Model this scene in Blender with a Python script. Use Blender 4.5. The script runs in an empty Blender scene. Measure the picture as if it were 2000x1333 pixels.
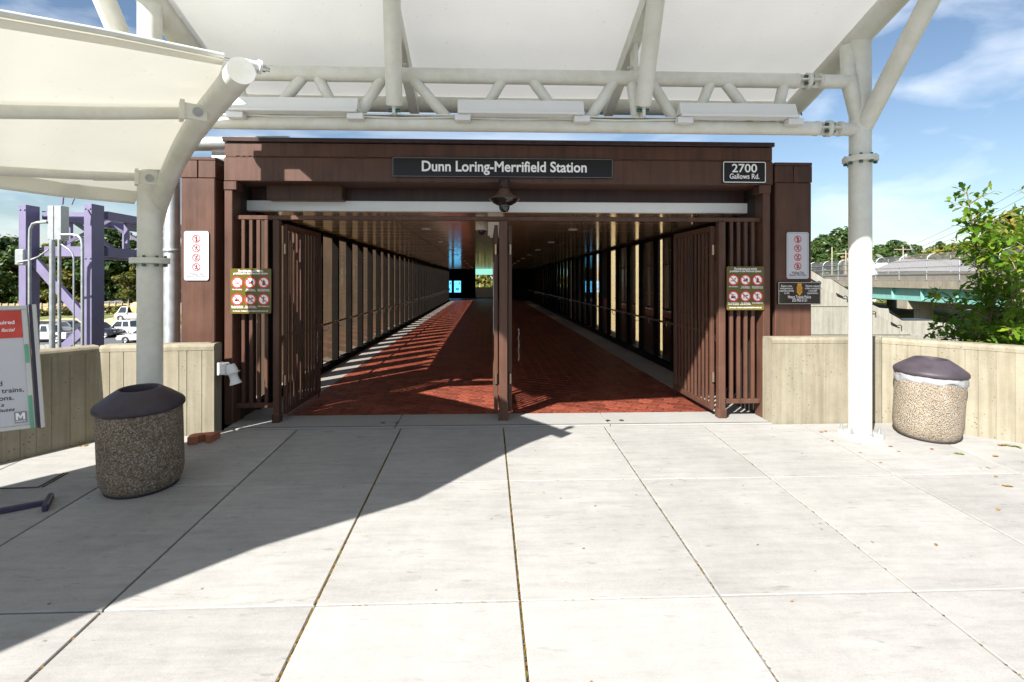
import bpy, math, random
from mathutils import Vector, Matrix, Quaternion, noise
random.seed(7)
R = math.radians
S = bpy.context.scene
COL = S.collection

# ------------------------------------------------------------------ camera, sky, sun, exposure
EYE, YAW, FPX = 1.65, 0.038, 1000.0
cam = bpy.data.cameras.new('camera'); cam_o = bpy.data.objects.new('camera', cam); COL.objects.link(cam_o)
cam.sensor_width = 36; cam.lens = 18.0
cam.shift_x = 12 / 2000.0; cam.shift_y = -(666.5 - 547) / 2000.0
cam.clip_start = 0.05; cam.clip_end = 3000
cam_o.location = (0, 0, EYE); cam_o.rotation_euler = (R(90), 0, -YAW)
S.camera = cam_o

SUN_AZ, SUN_EL = R(40.0), R(39.5)             # the light travels towards +x +y
SUN_DIR = Vector((math.sin(SUN_AZ) * math.cos(SUN_EL), math.cos(SUN_AZ) * math.cos(SUN_EL), -math.sin(SUN_EL)))
sl = bpy.data.lights.new('sun', 'SUN'); sl.energy = 5.0; sl.angle = R(0.53); sl.color = (1, 0.96, 0.90)
so = bpy.data.objects.new('sun', sl); COL.objects.link(so)
so.rotation_euler = SUN_DIR.to_track_quat('-Z', 'Y').to_euler(); so.location = (-20, -20, 30)

wd = bpy.data.worlds.new('World'); S.world = wd; wd.use_nodes = True
nt = wd.node_tree; nt.nodes.clear()
N = nt.nodes.new; L = nt.links.new
sky = N('ShaderNodeTexSky'); sky.sky_type = 'NISHITA'; sky.sun_disc = False
sky.sun_elevation = SUN_EL; sky.sun_rotation = math.pi + SUN_AZ; sky.air_density = 1.1; sky.dust_density = 0.6; sky.ozone_density = 2.2
tc = N('ShaderNodeTexCoord'); mp = N('ShaderNodeMapping'); mp.inputs['Scale'].default_value = (1.0, 4.2, 6.5); mp.inputs['Rotation'].default_value = (0.15, -0.45, 0.5)
nz = N('ShaderNodeTexNoise'); nz.inputs['Scale'].default_value = 1.9; nz.inputs['Detail'].default_value = 9; nz.inputs['Roughness'].default_value = 0.52; nz.inputs['Distortion'].default_value = 0.25
cr = N('ShaderNodeValToRGB'); cr.color_ramp.elements[0].position = 0.45; cr.color_ramp.elements[1].position = 0.86
cr.color_ramp.elements[1].color = (0.85, 0.85, 0.85, 1)
mx = N('ShaderNodeMix'); mx.data_type = 'RGBA'; mx.inputs['B'].default_value = (9.5, 9.9, 10.5, 1)
bg = N('ShaderNodeBackground'); bg.inputs['Strength'].default_value = 0.05; wo = N('ShaderNodeOutputWorld')
L(tc.outputs['Generated'], mp.inputs['Vector']); L(mp.outputs['Vector'], nz.inputs['Vector']); L(nz.outputs['Fac'], cr.inputs['Fac'])
L(cr.outputs['Color'], mx.inputs['Factor']); L(sky.outputs['Color'], mx.inputs['A']); L(mx.outputs['Result'], bg.inputs['Color']); L(bg.outputs['Background'], wo.inputs['Surface'])

S.view_settings.view_transform = 'Standard'; S.view_settings.look = 'None'
S.view_settings.exposure = 1.5; S.view_settings.gamma = 1.0; S.view_settings.use_curve_mapping = False
S.cycles.transparent_max_bounces = 24; S.cycles.max_bounces = 10; S.cycles.glossy_bounces = 5; S.cycles.transmission_bounces = 8; S.cycles.diffuse_bounces = 5
try: S.cycles.use_denoising = True
except Exception: pass

# ------------------------------------------------------------------ measuring helpers: a picture point plus a distance gives a place
FWD = Vector((math.sin(YAW), math.cos(YAW), 0)); RGT = Vector((math.cos(YAW), -math.sin(YAW), 0)); CAMP = Vector((0, 0, EYE))
def W(px, py, d):
    return CAMP + FWD * d + RGT * ((px - 988) / FPX * d) + Vector((0, 0, (547 - py) / FPX * d))
def PY(px, py, Y):
    a = (px - 988) / FPX
    return W(px, py, Y / (FWD.y + a * RGT.y))
SLOPE, YTH = 0.05, 5.78
def gz(y): return -SLOPE * (YTH - y) if y < YTH else 0.0
def PG(px, py):
    a = (px - 988) / FPX; dy = FWD.y + a * RGT.y
    k = (py - 547) / FPX                         # EYE - k d = -SLOPE (YTH - dy d)
    d = (EYE + SLOPE * YTH) / (k + SLOPE * dy)
    return W(px, py, d)
def V(*a): return Vector(a)

# ------------------------------------------------------------------ materials
MATS = {}
def base_mat(name):
    m = bpy.data.materials.new(name); m.use_nodes = True; MATS[name] = m
    t = m.node_tree; b = t.nodes['Principled BSDF']
    return m, t, b
def ramp(t, pts):
    r = t.nodes.new('ShaderNodeValToRGB'); e = r.color_ramp.elements
    while len(e) < len(pts): e.new(0.5)
    for i, (p, c) in enumerate(pts):
        e[i].position = p; e[i].color = (c[0], c[1], c[2], 1)
    return r
def nodecoord(t, kind='Object', scale=(1, 1, 1)):
    c = t.nodes.new('ShaderNodeTexCoord'); m = t.nodes.new('ShaderNodeMapping'); m.inputs['Scale'].default_value = scale
    oi = t.nodes.new('ShaderNodeObjectInfo'); ad = t.nodes.new('ShaderNodeVectorMath'); ad.operation = 'ADD'
    sc = t.nodes.new('ShaderNodeMath'); sc.operation = 'MULTIPLY'; sc.inputs[1].default_value = 37.0
    t.links.new(oi.outputs['Random'], sc.inputs[0])
    t.links.new(c.outputs[kind], ad.inputs[0]); t.links.new(sc.outputs[0], ad.inputs[1]); t.links.new(ad.outputs[0], m.inputs['Vector'])
    return m.outputs['Vector'], oi
def noise_n(t, vec, scale, detail=5, rough=0.55):
    n = t.nodes.new('ShaderNodeTexNoise'); n.inputs['Scale'].default_value = scale; n.inputs['Detail'].default_value = detail; n.inputs['Roughness'].default_value = rough
    t.links.new(vec, n.inputs['Vector']); return n
def mixc(t, fac, a, b, mode='MIX'):
    m = t.nodes.new('ShaderNodeMix'); m.data_type = 'RGBA'; m.blend_type = mode
    for s, v in (('Factor', fac), ('A', a), ('B', b)):
        if hasattr(v, 'links') or hasattr(v, 'is_linked'): t.links.new(v, m.inputs[s])
        elif s == 'Factor': m.inputs[s].default_value = v
        else: m.inputs[s].default_value = (v[0], v[1], v[2], 1)
    return m.outputs['Result']
def bump(t, b, h, strength, dist=0.01):
    n = t.nodes.new('ShaderNodeBump'); n.inputs['Strength'].default_value = strength; n.inputs['Distance'].default_value = dist
    t.links.new(h, n.inputs['Height']); t.links.new(n.outputs['Normal'], b.inputs['Normal'])
def mat(name, col, rough=0.6, metal=0.0, var=0.12, scale=4.0, bmp=0.0, bscale=60, rand=0.0, spec=0.5, stretch=(1, 1, 1), coat=0.0):
    m, t, b = base_mat(name)
    vec, oi = nodecoord(t, scale=stretch)
    n = noise_n(t, vec, scale)
    lo = [c * (1 - var) for c in col]; hi = [min(1, c * (1 + var)) for c in col]
    r = ramp(t, [(0.3, lo), (0.7, hi)]); t.links.new(n.outputs['Fac'], r.inputs['Fac'])
    out = r.outputs['Color']
    if rand:
        mr = t.nodes.new('ShaderNodeMapRange'); mr.inputs['To Min'].default_value = 1 - rand; mr.inputs['To Max'].default_value = 1 + rand
        t.links.new(oi.outputs['Random'], mr.inputs['Value'])
        hs = t.nodes.new('ShaderNodeHueSaturation'); t.links.new(mr.outputs['Result'], hs.inputs['Value']); t.links.new(out, hs.inputs['Color']); out = hs.outputs['Color']
    t.links.new(out, b.inputs['Base Color'])
    b.inputs['Metallic'].default_value = metal; b.inputs['Specular IOR Level'].default_value = spec
    rr = t.nodes.new('ShaderNodeMapRange'); rr.inputs['To Min'].default_value = max(0.02, rough - 0.08); rr.inputs['To Max'].default_value = min(1, rough + 0.08)
    t.links.new(n.outputs['Fac'], rr.inputs['Value']); t.links.new(rr.outputs['Result'], b.inputs['Roughness'])
    if coat: b.inputs['Coat Weight'].default_value = coat; b.inputs['Coat Roughness'].default_value = 0.05
    if bmp:
        n2 = noise_n(t, vec, bscale, 4); bump(t, b, n2.outputs['Fac'], bmp, 0.004)
    return m
def emit_mat(name, col, strength):
    m, t, b = base_mat(name); b.inputs['Base Color'].default_value = (*col, 1); b.inputs['Emission Color'].default_value = (*col, 1); b.inputs['Emission Strength'].default_value = strength
    return m
def concrete(name, col, pits=0.0, var=0.1, stain=0.12, rand=0.0, streak=False, spots=0.0):
    m, t, b = base_mat(name)
    vec, oi = nodecoord(t)
    n1 = noise_n(t, vec, 1.3, 6, 0.6); n2 = noise_n(t, vec, 9, 6, 0.65); n3 = noise_n(t, vec, 140, 3, 0.6)
    lo = [c * (1 - stain) for c in col]; hi = [min(1, c * (1 + stain * 0.6)) for c in col]
    r1 = ramp(t, [(0.32, lo), (0.62, hi)]); t.links.new(n1.outputs['Fac'], r1.inputs['Fac'])
    r2 = ramp(t, [(0.3, (1 - var,) * 3), (0.7, (1, 1, 1))]); t.links.new(n2.outputs['Fac'], r2.inputs['Fac'])
    c = mixc(t, 1.0, r1.outputs['Color'], r2.outputs['Color'], 'MULTIPLY')
    r3 = ramp(t, [(0.35, (0.88,) * 3), (0.65, (1, 1, 1))]); t.links.new(n3.outputs['Fac'], r3.inputs['Fac'])
    c = mixc(t, 1.0, c, r3.outputs['Color'], 'MULTIPLY')
    if streak:
        mp2 = t.nodes.new('ShaderNodeMapping'); mp2.inputs['Scale'].default_value = (14, 14, 0.8); t.links.new(vec, mp2.inputs['Vector'])
        n4 = noise_n(t, mp2.outputs['Vector'], 1.0, 5, 0.6); r4 = ramp(t, [(0.36, (0.74, 0.71, 0.65)), (0.58, (1, 1, 1))]); t.links.new(n4.outputs['Fac'], r4.inputs['Fac'])
        c = mixc(t, 0.8, c, r4.outputs['Color'], 'MULTIPLY')
    h = n3.outputs['Fac']
    if spots:                                                        # trodden gum and oil drips
        vo = t.nodes.new('ShaderNodeTexVoronoi'); vo.inputs['Scale'].default_value = 3.6; t.links.new(vec, vo.inputs['Vector'])
        mp3 = t.nodes.new('ShaderNodeMapping'); mp3.inputs['Scale'].default_value = (6, 22, 6); mp3.inputs['Rotation'].default_value = (0, 0, 0.5); t.links.new(vec, mp3.inputs['Vector'])
        n5 = noise_n(t, mp3.outputs['Vector'], 1.0, 3, 0.5); r5 = ramp(t, [(0.27, (0.6, 0.59, 0.58)), (0.34, (1, 1, 1))]); t.links.new(n5.outputs['Fac'], r5.inputs['Fac'])
        c = mixc(t, spots, c, r5.outputs['Color'], 'MULTIPLY')
        mp4 = t.nodes.new('ShaderNodeMapping'); mp4.inputs['Scale'].default_value = (2.2, 17, 4); mp4.inputs['Rotation'].default_value = (0, 0, -0.35); t.links.new(vec, mp4.inputs['Vector'])
        n6 = noise_n(t, mp4.outputs['Vector'], 1.0, 8, 0.72); r7 = ramp(t, [(0.36, (0.80, 0.79, 0.78)), (0.5, (0.97, 0.97, 0.97)), (0.62, (1.05, 1.05, 1.05))]); t.links.new(n6.outputs['Fac'], r7.inputs['Fac'])
        c = mixc(t, spots, c, r7.outputs['Color'], 'MULTIPLY')
        n7 = noise_n(t, vec, 45, 6, 0.8); r8 = ramp(t, [(0.33, (0.72, 0.71, 0.70)), (0.46, (1, 1, 1))]); t.links.new(n7.outputs['Fac'], r8.inputs['Fac'])
        c = mixc(t, spots * 0.7, c, r8.outputs['Color'], 'MULTIPLY')
        r6 = ramp(t, [(0.028, (0.3, 0.29, 0.28)), (0.04, (1, 1, 1))]); t.links.new(vo.outputs['Distance'], r6.inputs['Fac'])
        c = mixc(t, 0.8, c, r6.outputs['Color'], 'MULTIPLY')
    if pits:
        vo = t.nodes.new('ShaderNodeTexVoronoi'); vo.inputs['Scale'].default_value = 24; t.links.new(vec, vo.inputs['Vector'])
        nm = noise_n(t, vec, 5, 2); ad = t.nodes.new('ShaderNodeMath'); ad.operation = 'MULTIPLY_ADD'; ad.inputs[1].default_value = -0.5; ad.inputs[2].default_value = 0.36
        t.links.new(nm.outputs['Fac'], ad.inputs[0])
        lt = t.nodes.new('ShaderNodeMath'); lt.operation = 'LESS_THAN'; t.links.new(vo.outputs['Distance'], lt.inputs[0]); t.links.new(ad.outputs[0], lt.inputs[1])
        ml = t.nodes.new('ShaderNodeMath'); ml.operation = 'MULTIPLY'; ml.inputs[1].default_value = pits; t.links.new(lt.outputs[0], ml.inputs[0])
        c = mixc(t, ml.outputs[0], c, [x * 0.28 for x in col])
    if rand:
        mr = t.nodes.new('ShaderNodeMapRange'); mr.inputs['To Min'].default_value = 1 - rand; mr.inputs['To Max'].default_value = 1 + rand
        t.links.new(oi.outputs['Random'], mr.inputs['Value']); hs = t.nodes.new('ShaderNodeHueSaturation'); t.links.new(mr.outputs['Result'], hs.inputs['Value']); t.links.new(c, hs.inputs['Color']); c = hs.outputs['Color']
    t.links.new(c, b.inputs['Base Color']); b.inputs['Roughness'].default_value = 0.85; b.inputs['Specular IOR Level'].default_value = 0.3
    bump(t, b, h, 0.25, 0.003)
    return m
def aggregate(name, pal, scale=105):
    m, t, b = base_mat(name); vec, oi = nodecoord(t)
    vo = t.nodes.new('ShaderNodeTexVoronoi'); vo.inputs['Scale'].default_value = scale; t.links.new(vec, vo.inputs['Vector'])
    sp = t.nodes.new('ShaderNodeSeparateColor'); t.links.new(vo.outputs['Color'], sp.inputs['Color'])
    r = ramp(t, [(i / (len(pal)), p) for i, p in enumerate(pal)]); r.color_ramp.interpolation = 'CONSTANT'; t.links.new(sp.outputs[0], r.inputs['Fac'])
    n = noise_n(t, vec, 5, 4); r2 = ramp(t, [(0.3, (0.72, 0.7, 0.66)), (0.7, (1.0, 1.0, 1.0))]); t.links.new(n.outputs['Fac'], r2.inputs['Fac'])
    c = mixc(t, 1.0, r.outputs['Color'], r2.outputs['Color'], 'MULTIPLY')
    rd = ramp(t, [(0.45, (1, 1, 1)), (0.75, (0.45, 0.42, 0.38))]); t.links.new(vo.outputs['Distance'], rd.inputs['Fac'])
    c = mixc(t, 1.0, c, rd.outputs['Color'], 'MULTIPLY')
    t.links.new(c, b.inputs['Base Color']); b.inputs['Roughness'].default_value = 0.7
    inv = t.nodes.new('ShaderNodeMath'); inv.operation = 'MULTIPLY'; inv.inputs[1].default_value = -1; t.links.new(vo.outputs['Distance'], inv.inputs[0])
    bump(t, b, inv.outputs[0], 0.9, 0.012)
    return m
def glass(name, tint, rough=0.01, ior=1.5):
    m, t, b = base_mat(name); t.nodes.remove(b); o = t.nodes['Material Output']
    fr = t.nodes.new('ShaderNodeFresnel'); fr.inputs['IOR'].default_value = ior
    tr = t.nodes.new('ShaderNodeBsdfTransparent'); tr.inputs['Color'].default_value = (*tint, 1)
    gl = t.nodes.new('ShaderNodeBsdfGlossy'); gl.inputs['Roughness'].default_value = rough; gl.inputs['Color'].default_value = (0.9, 0.9, 0.9, 1)
    ge = t.nodes.new('ShaderNodeNewGeometry'); iv = t.nodes.new('ShaderNodeMath'); iv.operation = 'SUBTRACT'; iv.inputs[0].default_value = 1.0; t.links.new(ge.outputs['Backfacing'], iv.inputs[1])
    mu = t.nodes.new('ShaderNodeMath'); mu.operation = 'MULTIPLY'; t.links.new(fr.outputs[0], mu.inputs[0]); t.links.new(iv.outputs[0], mu.inputs[1])   # the far face of a pane adds no second reflection
    ms = t.nodes.new('ShaderNodeMixShader'); t.links.new(mu.outputs[0], ms.inputs[0]); t.links.new(tr.outputs[0], ms.inputs[1]); t.links.new(gl.outputs[0], ms.inputs[2]); t.links.new(ms.outputs[0], o.inputs['Surface'])
    return m
def membrane_mat(name, col, trans):
    m, t, b = base_mat(name); t.nodes.remove(b); o = t.nodes['Material Output']
    vec, oi = nodecoord(t); n = noise_n(t, vec, 1.1, 6); n2 = noise_n(t, vec, 26, 4)
    r = ramp(t, [(0.3, [c * 0.93 for c in col]), (0.65, col)]); t.links.new(n.outputs['Fac'], r.inputs['Fac'])
    r2 = ramp(t, [(0.26, (0.72, 0.71, 0.66)), (0.34, (1, 1, 1))]); t.links.new(n2.outputs['Fac'], r2.inputs['Fac'])
    c = mixc(t, 0.6, r.outputs['Color'], r2.outputs['Color'], 'MULTIPLY')
    d = t.nodes.new('ShaderNodeBsdfDiffuse'); tl = t.nodes.new('ShaderNodeBsdfTranslucent'); t.links.new(c, d.inputs['Color']); t.links.new(c, tl.inputs['Color'])
    ms = t.nodes.new('ShaderNodeMixShader'); ms.inputs[0].default_value = trans; t.links.new(d.outputs[0], ms.inputs[1]); t.links.new(tl.outputs[0], ms.inputs[2]); t.links.new(ms.outputs[0], o.inputs['Surface'])
    return m
def leaf_mat(name, c1, c2, c3, trans=0.35):
    m, t, b = base_mat(name); t.nodes.remove(b); o = t.nodes['Material Output']
    g = t.nodes.new('ShaderNodeNewGeometry'); oi = t.nodes.new('ShaderNodeObjectInfo')
    r = ramp(t, [(0.0, c1), (0.55, c2), (1.0, c3)]); t.links.new(g.outputs['Random Per Island'], r.inputs['Fac'])
    mr = t.nodes.new('ShaderNodeMapRange'); mr.inputs['To Min'].default_value = 0.8; mr.inputs['To Max'].default_value = 1.2; t.links.new(oi.outputs['Random'], mr.inputs['Value'])
    hs = t.nodes.new('ShaderNodeHueSaturation'); t.links.new(mr.outputs['Result'], hs.inputs['Value']); t.links.new(r.outputs['Color'], hs.inputs['Color'])
    d = t.nodes.new('ShaderNodeBsdfPrincipled'); d.inputs['Roughness'].default_value = 0.45; d.inputs['Specular IOR Level'].default_value = 0.35
    tl = t.nodes.new('ShaderNodeBsdfTranslucent')
    t.links.new(hs.outputs['Color'], d.inputs['Base Color']); t.links.new(hs.outputs['Color'], tl.inputs['Color'])
    ms = t.nodes.new('ShaderNodeMixShader'); ms.inputs[0].default_value = trans; t.links.new(d.outputs[0], ms.inputs[1]); t.links.new(tl.outputs[0], ms.inputs[2]); t.links.new(ms.outputs[0], o.inputs['Surface'])
    return m
def mesh_fence_mat(name, col, cover):
    m, t, b = base_mat(name); t.nodes.remove(b); o = t.nodes['Material Output']
    tr = t.nodes.new('ShaderNodeBsdfTransparent'); d = t.nodes.new('ShaderNodeBsdfDiffuse'); d.inputs['Color'].default_value = (*col, 1)
    ms = t.nodes.new('ShaderNodeMixShader'); ms.inputs[0].default_value = cover; t.links.new(tr.outputs[0], ms.inputs[1]); t.links.new(d.outputs[0], ms.inputs[2]); t.links.new(ms.outputs[0], o.inputs['Surface'])
    return m

M = {}
M['slab'] = concrete('plaza_concrete', (0.305, 0.299, 0.285), var=0.10, stain=0.10, rand=0.06, spots=0.6)
M['slab_new'] = concrete('fresh_concrete', (0.335, 0.33, 0.315), var=0.09, stain=0.07, spots=0.35)
M['thresh'] = concrete('threshold_concrete', (0.287, 0.283, 0.271), var=0.08, stain=0.06)
M['wall'] = concrete('board_marked_concrete', (0.265, 0.24, 0.18), pits=0.75, var=0.12, stain=0.14, streak=True)
M['bridge_c'] = concrete('bridge_concrete', (0.295, 0.262, 0.205), var=0.12, stain=0.15, streak=True)
M['wing'] = concrete('retaining_concrete', (0.303, 0.291, 0.254), var=0.1, stain=0.1, streak=True)
M['soil'] = mat('dark_joint_soil', (0.05, 0.04, 0.03), 0.95, var=0.3, scale=30)
M['strip'] = concrete('corridor_edge_concrete', (0.295, 0.287, 0.271), var=0.12, stain=0.12)
def brown(name, col, rough=0.33):
    m, t, b = base_mat(name); vec, oi = nodecoord(t)
    n = noise_n(t, vec, 2.2, 6, 0.6); n2 = noise_n(t, vec, 38, 4, 0.7)
    r = ramp(t, [(0.3, [c * 0.8 for c in col]), (0.7, [c * 1.18 for c in col])]); t.links.new(n.outputs['Fac'], r.inputs['Fac'])
    r2 = ramp(t, [(0.69, (0, 0, 0)), (0.76, (1, 1, 1))]); t.links.new(n2.outputs['Fac'], r2.inputs['Fac'])
    c = mixc(t, r2.outputs['Color'], r.outputs['Color'], [min(1, x * 2.0 + 0.02) for x in col])
    ms_ = t.nodes.new('ShaderNodeMapping'); ms_.inputs['Scale'].default_value = (16, 16, 0.9); t.links.new(vec, ms_.inputs['Vector'])          # weather streaks down the paint
    n3 = noise_n(t, ms_.outputs['Vector'], 1.0, 6, 0.65); r3 = ramp(t, [(0.34, (0.62, 0.6, 0.6)), (0.52, (1, 1, 1)), (0.74, (1.25, 1.2, 1.15))]); t.links.new(n3.outputs['Fac'], r3.inputs['Fac'])
    c = mixc(t, 0.75, c, r3.outputs['Color'], 'MULTIPLY')
    t.links.new(c, b.inputs['Base Color'])
    rr = t.nodes.new('ShaderNodeMapRange'); rr.inputs['To Min'].default_value = rough - 0.08; rr.inputs['To Max'].default_value = rough + 0.14; t.links.new(n.outputs['Fac'], rr.inputs['Value']); t.links.new(rr.outputs['Result'], b.inputs['Roughness'])
    b.inputs['Specular IOR Level'].default_value = 0.3
    bump(t, b, n.outputs['Fac'], 0.12, 0.01)
    return m
M['brown'] = brown('brown_steel_paint', (0.082, 0.039, 0.026), 0.42)
M['brown_d'] = brown('brown_dark_trim', (0.042, 0.022, 0.021))
M['black'] = mat('black_mullion', (0.008, 0.007, 0.0065), 0.85, var=0.2, spec=0.05)
M['fin'] = brown('tan_fin_paint', (0.052, 0.033, 0.018), 0.75)
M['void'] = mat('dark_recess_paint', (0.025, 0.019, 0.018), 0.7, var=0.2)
M['soffit'] = mat('white_soffit_metal', (0.8, 0.8, 0.77), 0.45, var=0.03)
def steel_white():
    m, t, b = base_mat('white_steel_paint'); vec, oi = nodecoord(t)
    n = noise_n(t, vec, 1.6, 6, 0.6); n2 = noise_n(t, vec, 34, 5, 0.7)
    r = ramp(t, [(0.3, (0.58, 0.575, 0.51)), (0.65, (0.66, 0.66, 0.62))]); t.links.new(n.outputs['Fac'], r.inputs['Fac'])
    r2 = ramp(t, [(0.66, (0, 0, 0)), (0.75, (0.6, 0.6, 0.6))]); t.links.new(n2.outputs['Fac'], r2.inputs['Fac'])
    c = mixc(t, r2.outputs['Color'], r.outputs['Color'], (0.33, 0.30, 0.21))
    n3 = noise_n(t, vec, 7, 6, 0.7); r3 = ramp(t, [(0.4, (0.80, 0.77, 0.66)), (0.58, (1, 1, 1))]); t.links.new(n3.outputs['Fac'], r3.inputs['Fac'])
    c = mixc(t, 0.35, c, r3.outputs['Color'], 'MULTIPLY')
    t.links.new(c, b.inputs['Base Color']); b.inputs['Roughness'].default_value = 0.4
    return m
M['white'] = steel_white()
M['white_c'] = mat('clean_white_paint', (0.66, 0.66, 0.65), 0.35, var=0.02)
M['memb'] = membrane_mat('tensile_membrane', (0.80, 0.80, 0.78), 0.20)
M['memb2'] = membrane_mat('tensile_membrane_low', (0.80, 0.79, 0.71), 0.20)
M['plate'] = mat('dulled_plate', (0.34, 0.335, 0.31), 0.6, var=0.2, scale=14)  # white base plate dulled in colour so sunlight does not burn it out
M['bolt'] = mat('green_bolt', (0.06, 0.13, 0.12), 0.4, 0.6)
M['galv'] = mat('galvanised_steel', (0.38, 0.40, 0.41), 0.42, 0.7, var=0.15, scale=9)
M['gant'] = mat('gantry_steel', (0.16, 0.14, 0.24), 0.5, 0.05, var=0.1, scale=3)
M['steel'] = mat('stainless_steel', (0.55, 0.52, 0.48), 0.22, 0.95, var=0.08)
M['bronze'] = mat('bronze_handrail', (0.32, 0.25, 0.18), 0.28, 0.9, var=0.08)
M['lid'] = mat('bin_lid_plastic', (0.045, 0.036, 0.045), 0.52, var=0.25, scale=7, bmp=0.15, spec=0.3)
M['aggd'] = aggregate('exposed_aggregate', [(0.22, 0.17, 0.12), (0.34, 0.29, 0.22), (0.16, 0.12, 0.09), (0.38, 0.35, 0.3), (0.28, 0.18, 0.1), (0.2, 0.17, 0.14)])
M['aggl'] = aggregate('pale_aggregate', [(0.34, 0.29, 0.22), (0.38, 0.34, 0.28), (0.29, 0.23, 0.17), (0.39, 0.36, 0.32), (0.34, 0.26, 0.17), (0.31, 0.28, 0.24)])
M['bag'] = mat('white_bag_plastic', (0.27, 0.275, 0.29), 0.4, var=0.05, bmp=0.3, bscale=30)
M['sign_w'] = mat('white_sign_sheet', (0.50, 0.50, 0.54), 0.35, var=0.01)
M['sign_k'] = mat('black_sign_sheet', (0.012, 0.010, 0.010), 0.3, var=0.1, spec=0.25)
M['olive'] = mat('olive_sign_sheet', (0.10, 0.078, 0.013), 0.25, var=0.06)
M['bsign'] = mat('brown_sign_sheet', (0.035, 0.022, 0.016), 0.25, var=0.06)
M['ink_w'] = mat('white_print', (0.82, 0.82, 0.82), 0.4, var=0.0)
M['ink_k'] = mat('black_print', (0.015, 0.014, 0.016), 0.4, var=0.0)
M['ink_r'] = mat('red_print', (0.62, 0.03, 0.03), 0.4, var=0.0)
M['ink_g'] = mat('grey_print', (0.22, 0.22, 0.24), 0.4, var=0.0)
M['gold'] = mat('gold_print', (0.62, 0.30, 0.02), 0.4, var=0.1)
M['gold_d'] = mat('dark_gold_print', (0.40, 0.17, 0.02), 0.4, var=0.1)
M['poster_r'] = mat('red_poster_print', (0.50, 0.045, 0.03), 0.35, var=0.15, scale=6)
M['tape'] = mat('green_tape', (0.12, 0.36, 0.22), 0.5, var=0.1)
M['alu'] = mat('aluminium_frame', (0.5, 0.5, 0.5), 0.35, 0.6, var=0.05)
M['purple'] = mat('dark_purple_plastic', (0.035, 0.025, 0.06), 0.45, var=0.1)
M['smoke'] = mat('black_dome_plastic', (0.01, 0.01, 0.011), 0.05, var=0.0, spec=0.8)
M['cream'] = concrete('cream_panel', (0.62, 0.52, 0.30), var=0.05, stain=0.05)
M['glass_l'] = glass('bronze_glass', (0.98, 0.95, 0.92))
M['glass_r'] = glass('dark_bronze_glass', (0.86, 0.83, 0.80))
M['carglass'] = mat('car_glass', (0.02, 0.025, 0.03), 0.05, var=0.0, spec=0.8)
M['tyre'] = mat('tyre_rubber', (0.02, 0.02, 0.02), 0.8)
M['rim'] = mat('wheel_rim', (0.5, 0.5, 0.52), 0.3, 0.8)
M['teal'] = mat('teal_girder_paint', (0.16, 0.34, 0.30), 0.5, var=0.1, scale=2)
M['wood'] = mat('fence_timber', (0.42, 0.29, 0.13), 0.8, var=0.15, scale=3, rand=0.12)
M['pole'] = mat('pole_timber', (0.30, 0.25, 0.19), 0.85)
M['asph'] = mat('asphalt', (0.075, 0.078, 0.085), 0.9, var=0.15, scale=2, bmp=0.2, bscale=90)
M['paint'] = mat('road_paint', (0.7, 0.7, 0.68), 0.7)
M['grass'] = mat('verge_grass', (0.11, 0.13, 0.035), 0.95, var=0.45, scale=0.35, bmp=0.4, bscale=8)
M['dirt'] = mat('bank_earth', (0.42, 0.29, 0.17), 0.95, var=0.35, scale=1.2, bmp=0.6, bscale=6)
M['bark'] = mat('bark', (0.10, 0.075, 0.05), 0.9, var=0.3, scale=9, bmp=0.4, bscale=30)
M['twig'] = mat('young_bark', (0.22, 0.16, 0.09), 0.8, var=0.2, scale=12)
M['leaf_d'] = leaf_mat('dark_foliage', (0.02, 0.045, 0.012), (0.045, 0.085, 0.018), (0.09, 0.13, 0.025))
M['leaf_y'] = leaf_mat('yellowing_foliage', (0.04, 0.07, 0.015), (0.12, 0.13, 0.02), (0.24, 0.18, 0.03))
M['leaf_o'] = leaf_mat('autumn_foliage', (0.10, 0.06, 0.03), (0.16, 0.11, 0.04), (0.12, 0.12, 0.03))
M['leaf_n'] = leaf_mat('shrub_leaf', (0.045, 0.12, 0.014), (0.12, 0.23, 0.016), (0.28, 0.36, 0.03), 0.55)
M['roofing'] = mat('grey_roofing', (0.2, 0.19, 0.19), 0.8)
M['litter'] = leaf_mat('fallen_leaf', (0.20, 0.08, 0.02), (0.30, 0.17, 0.03), (0.10, 0.16, 0.02), 0.1)
M['brick'] = mat('red_clay', (0.30, 0.11, 0.06), 0.85, var=0.15, scale=12, bmp=0.3)
M['ochre'] = mat('ochre_tank_paint', (0.55, 0.40, 0.16), 0.5, var=0.1)
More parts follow.
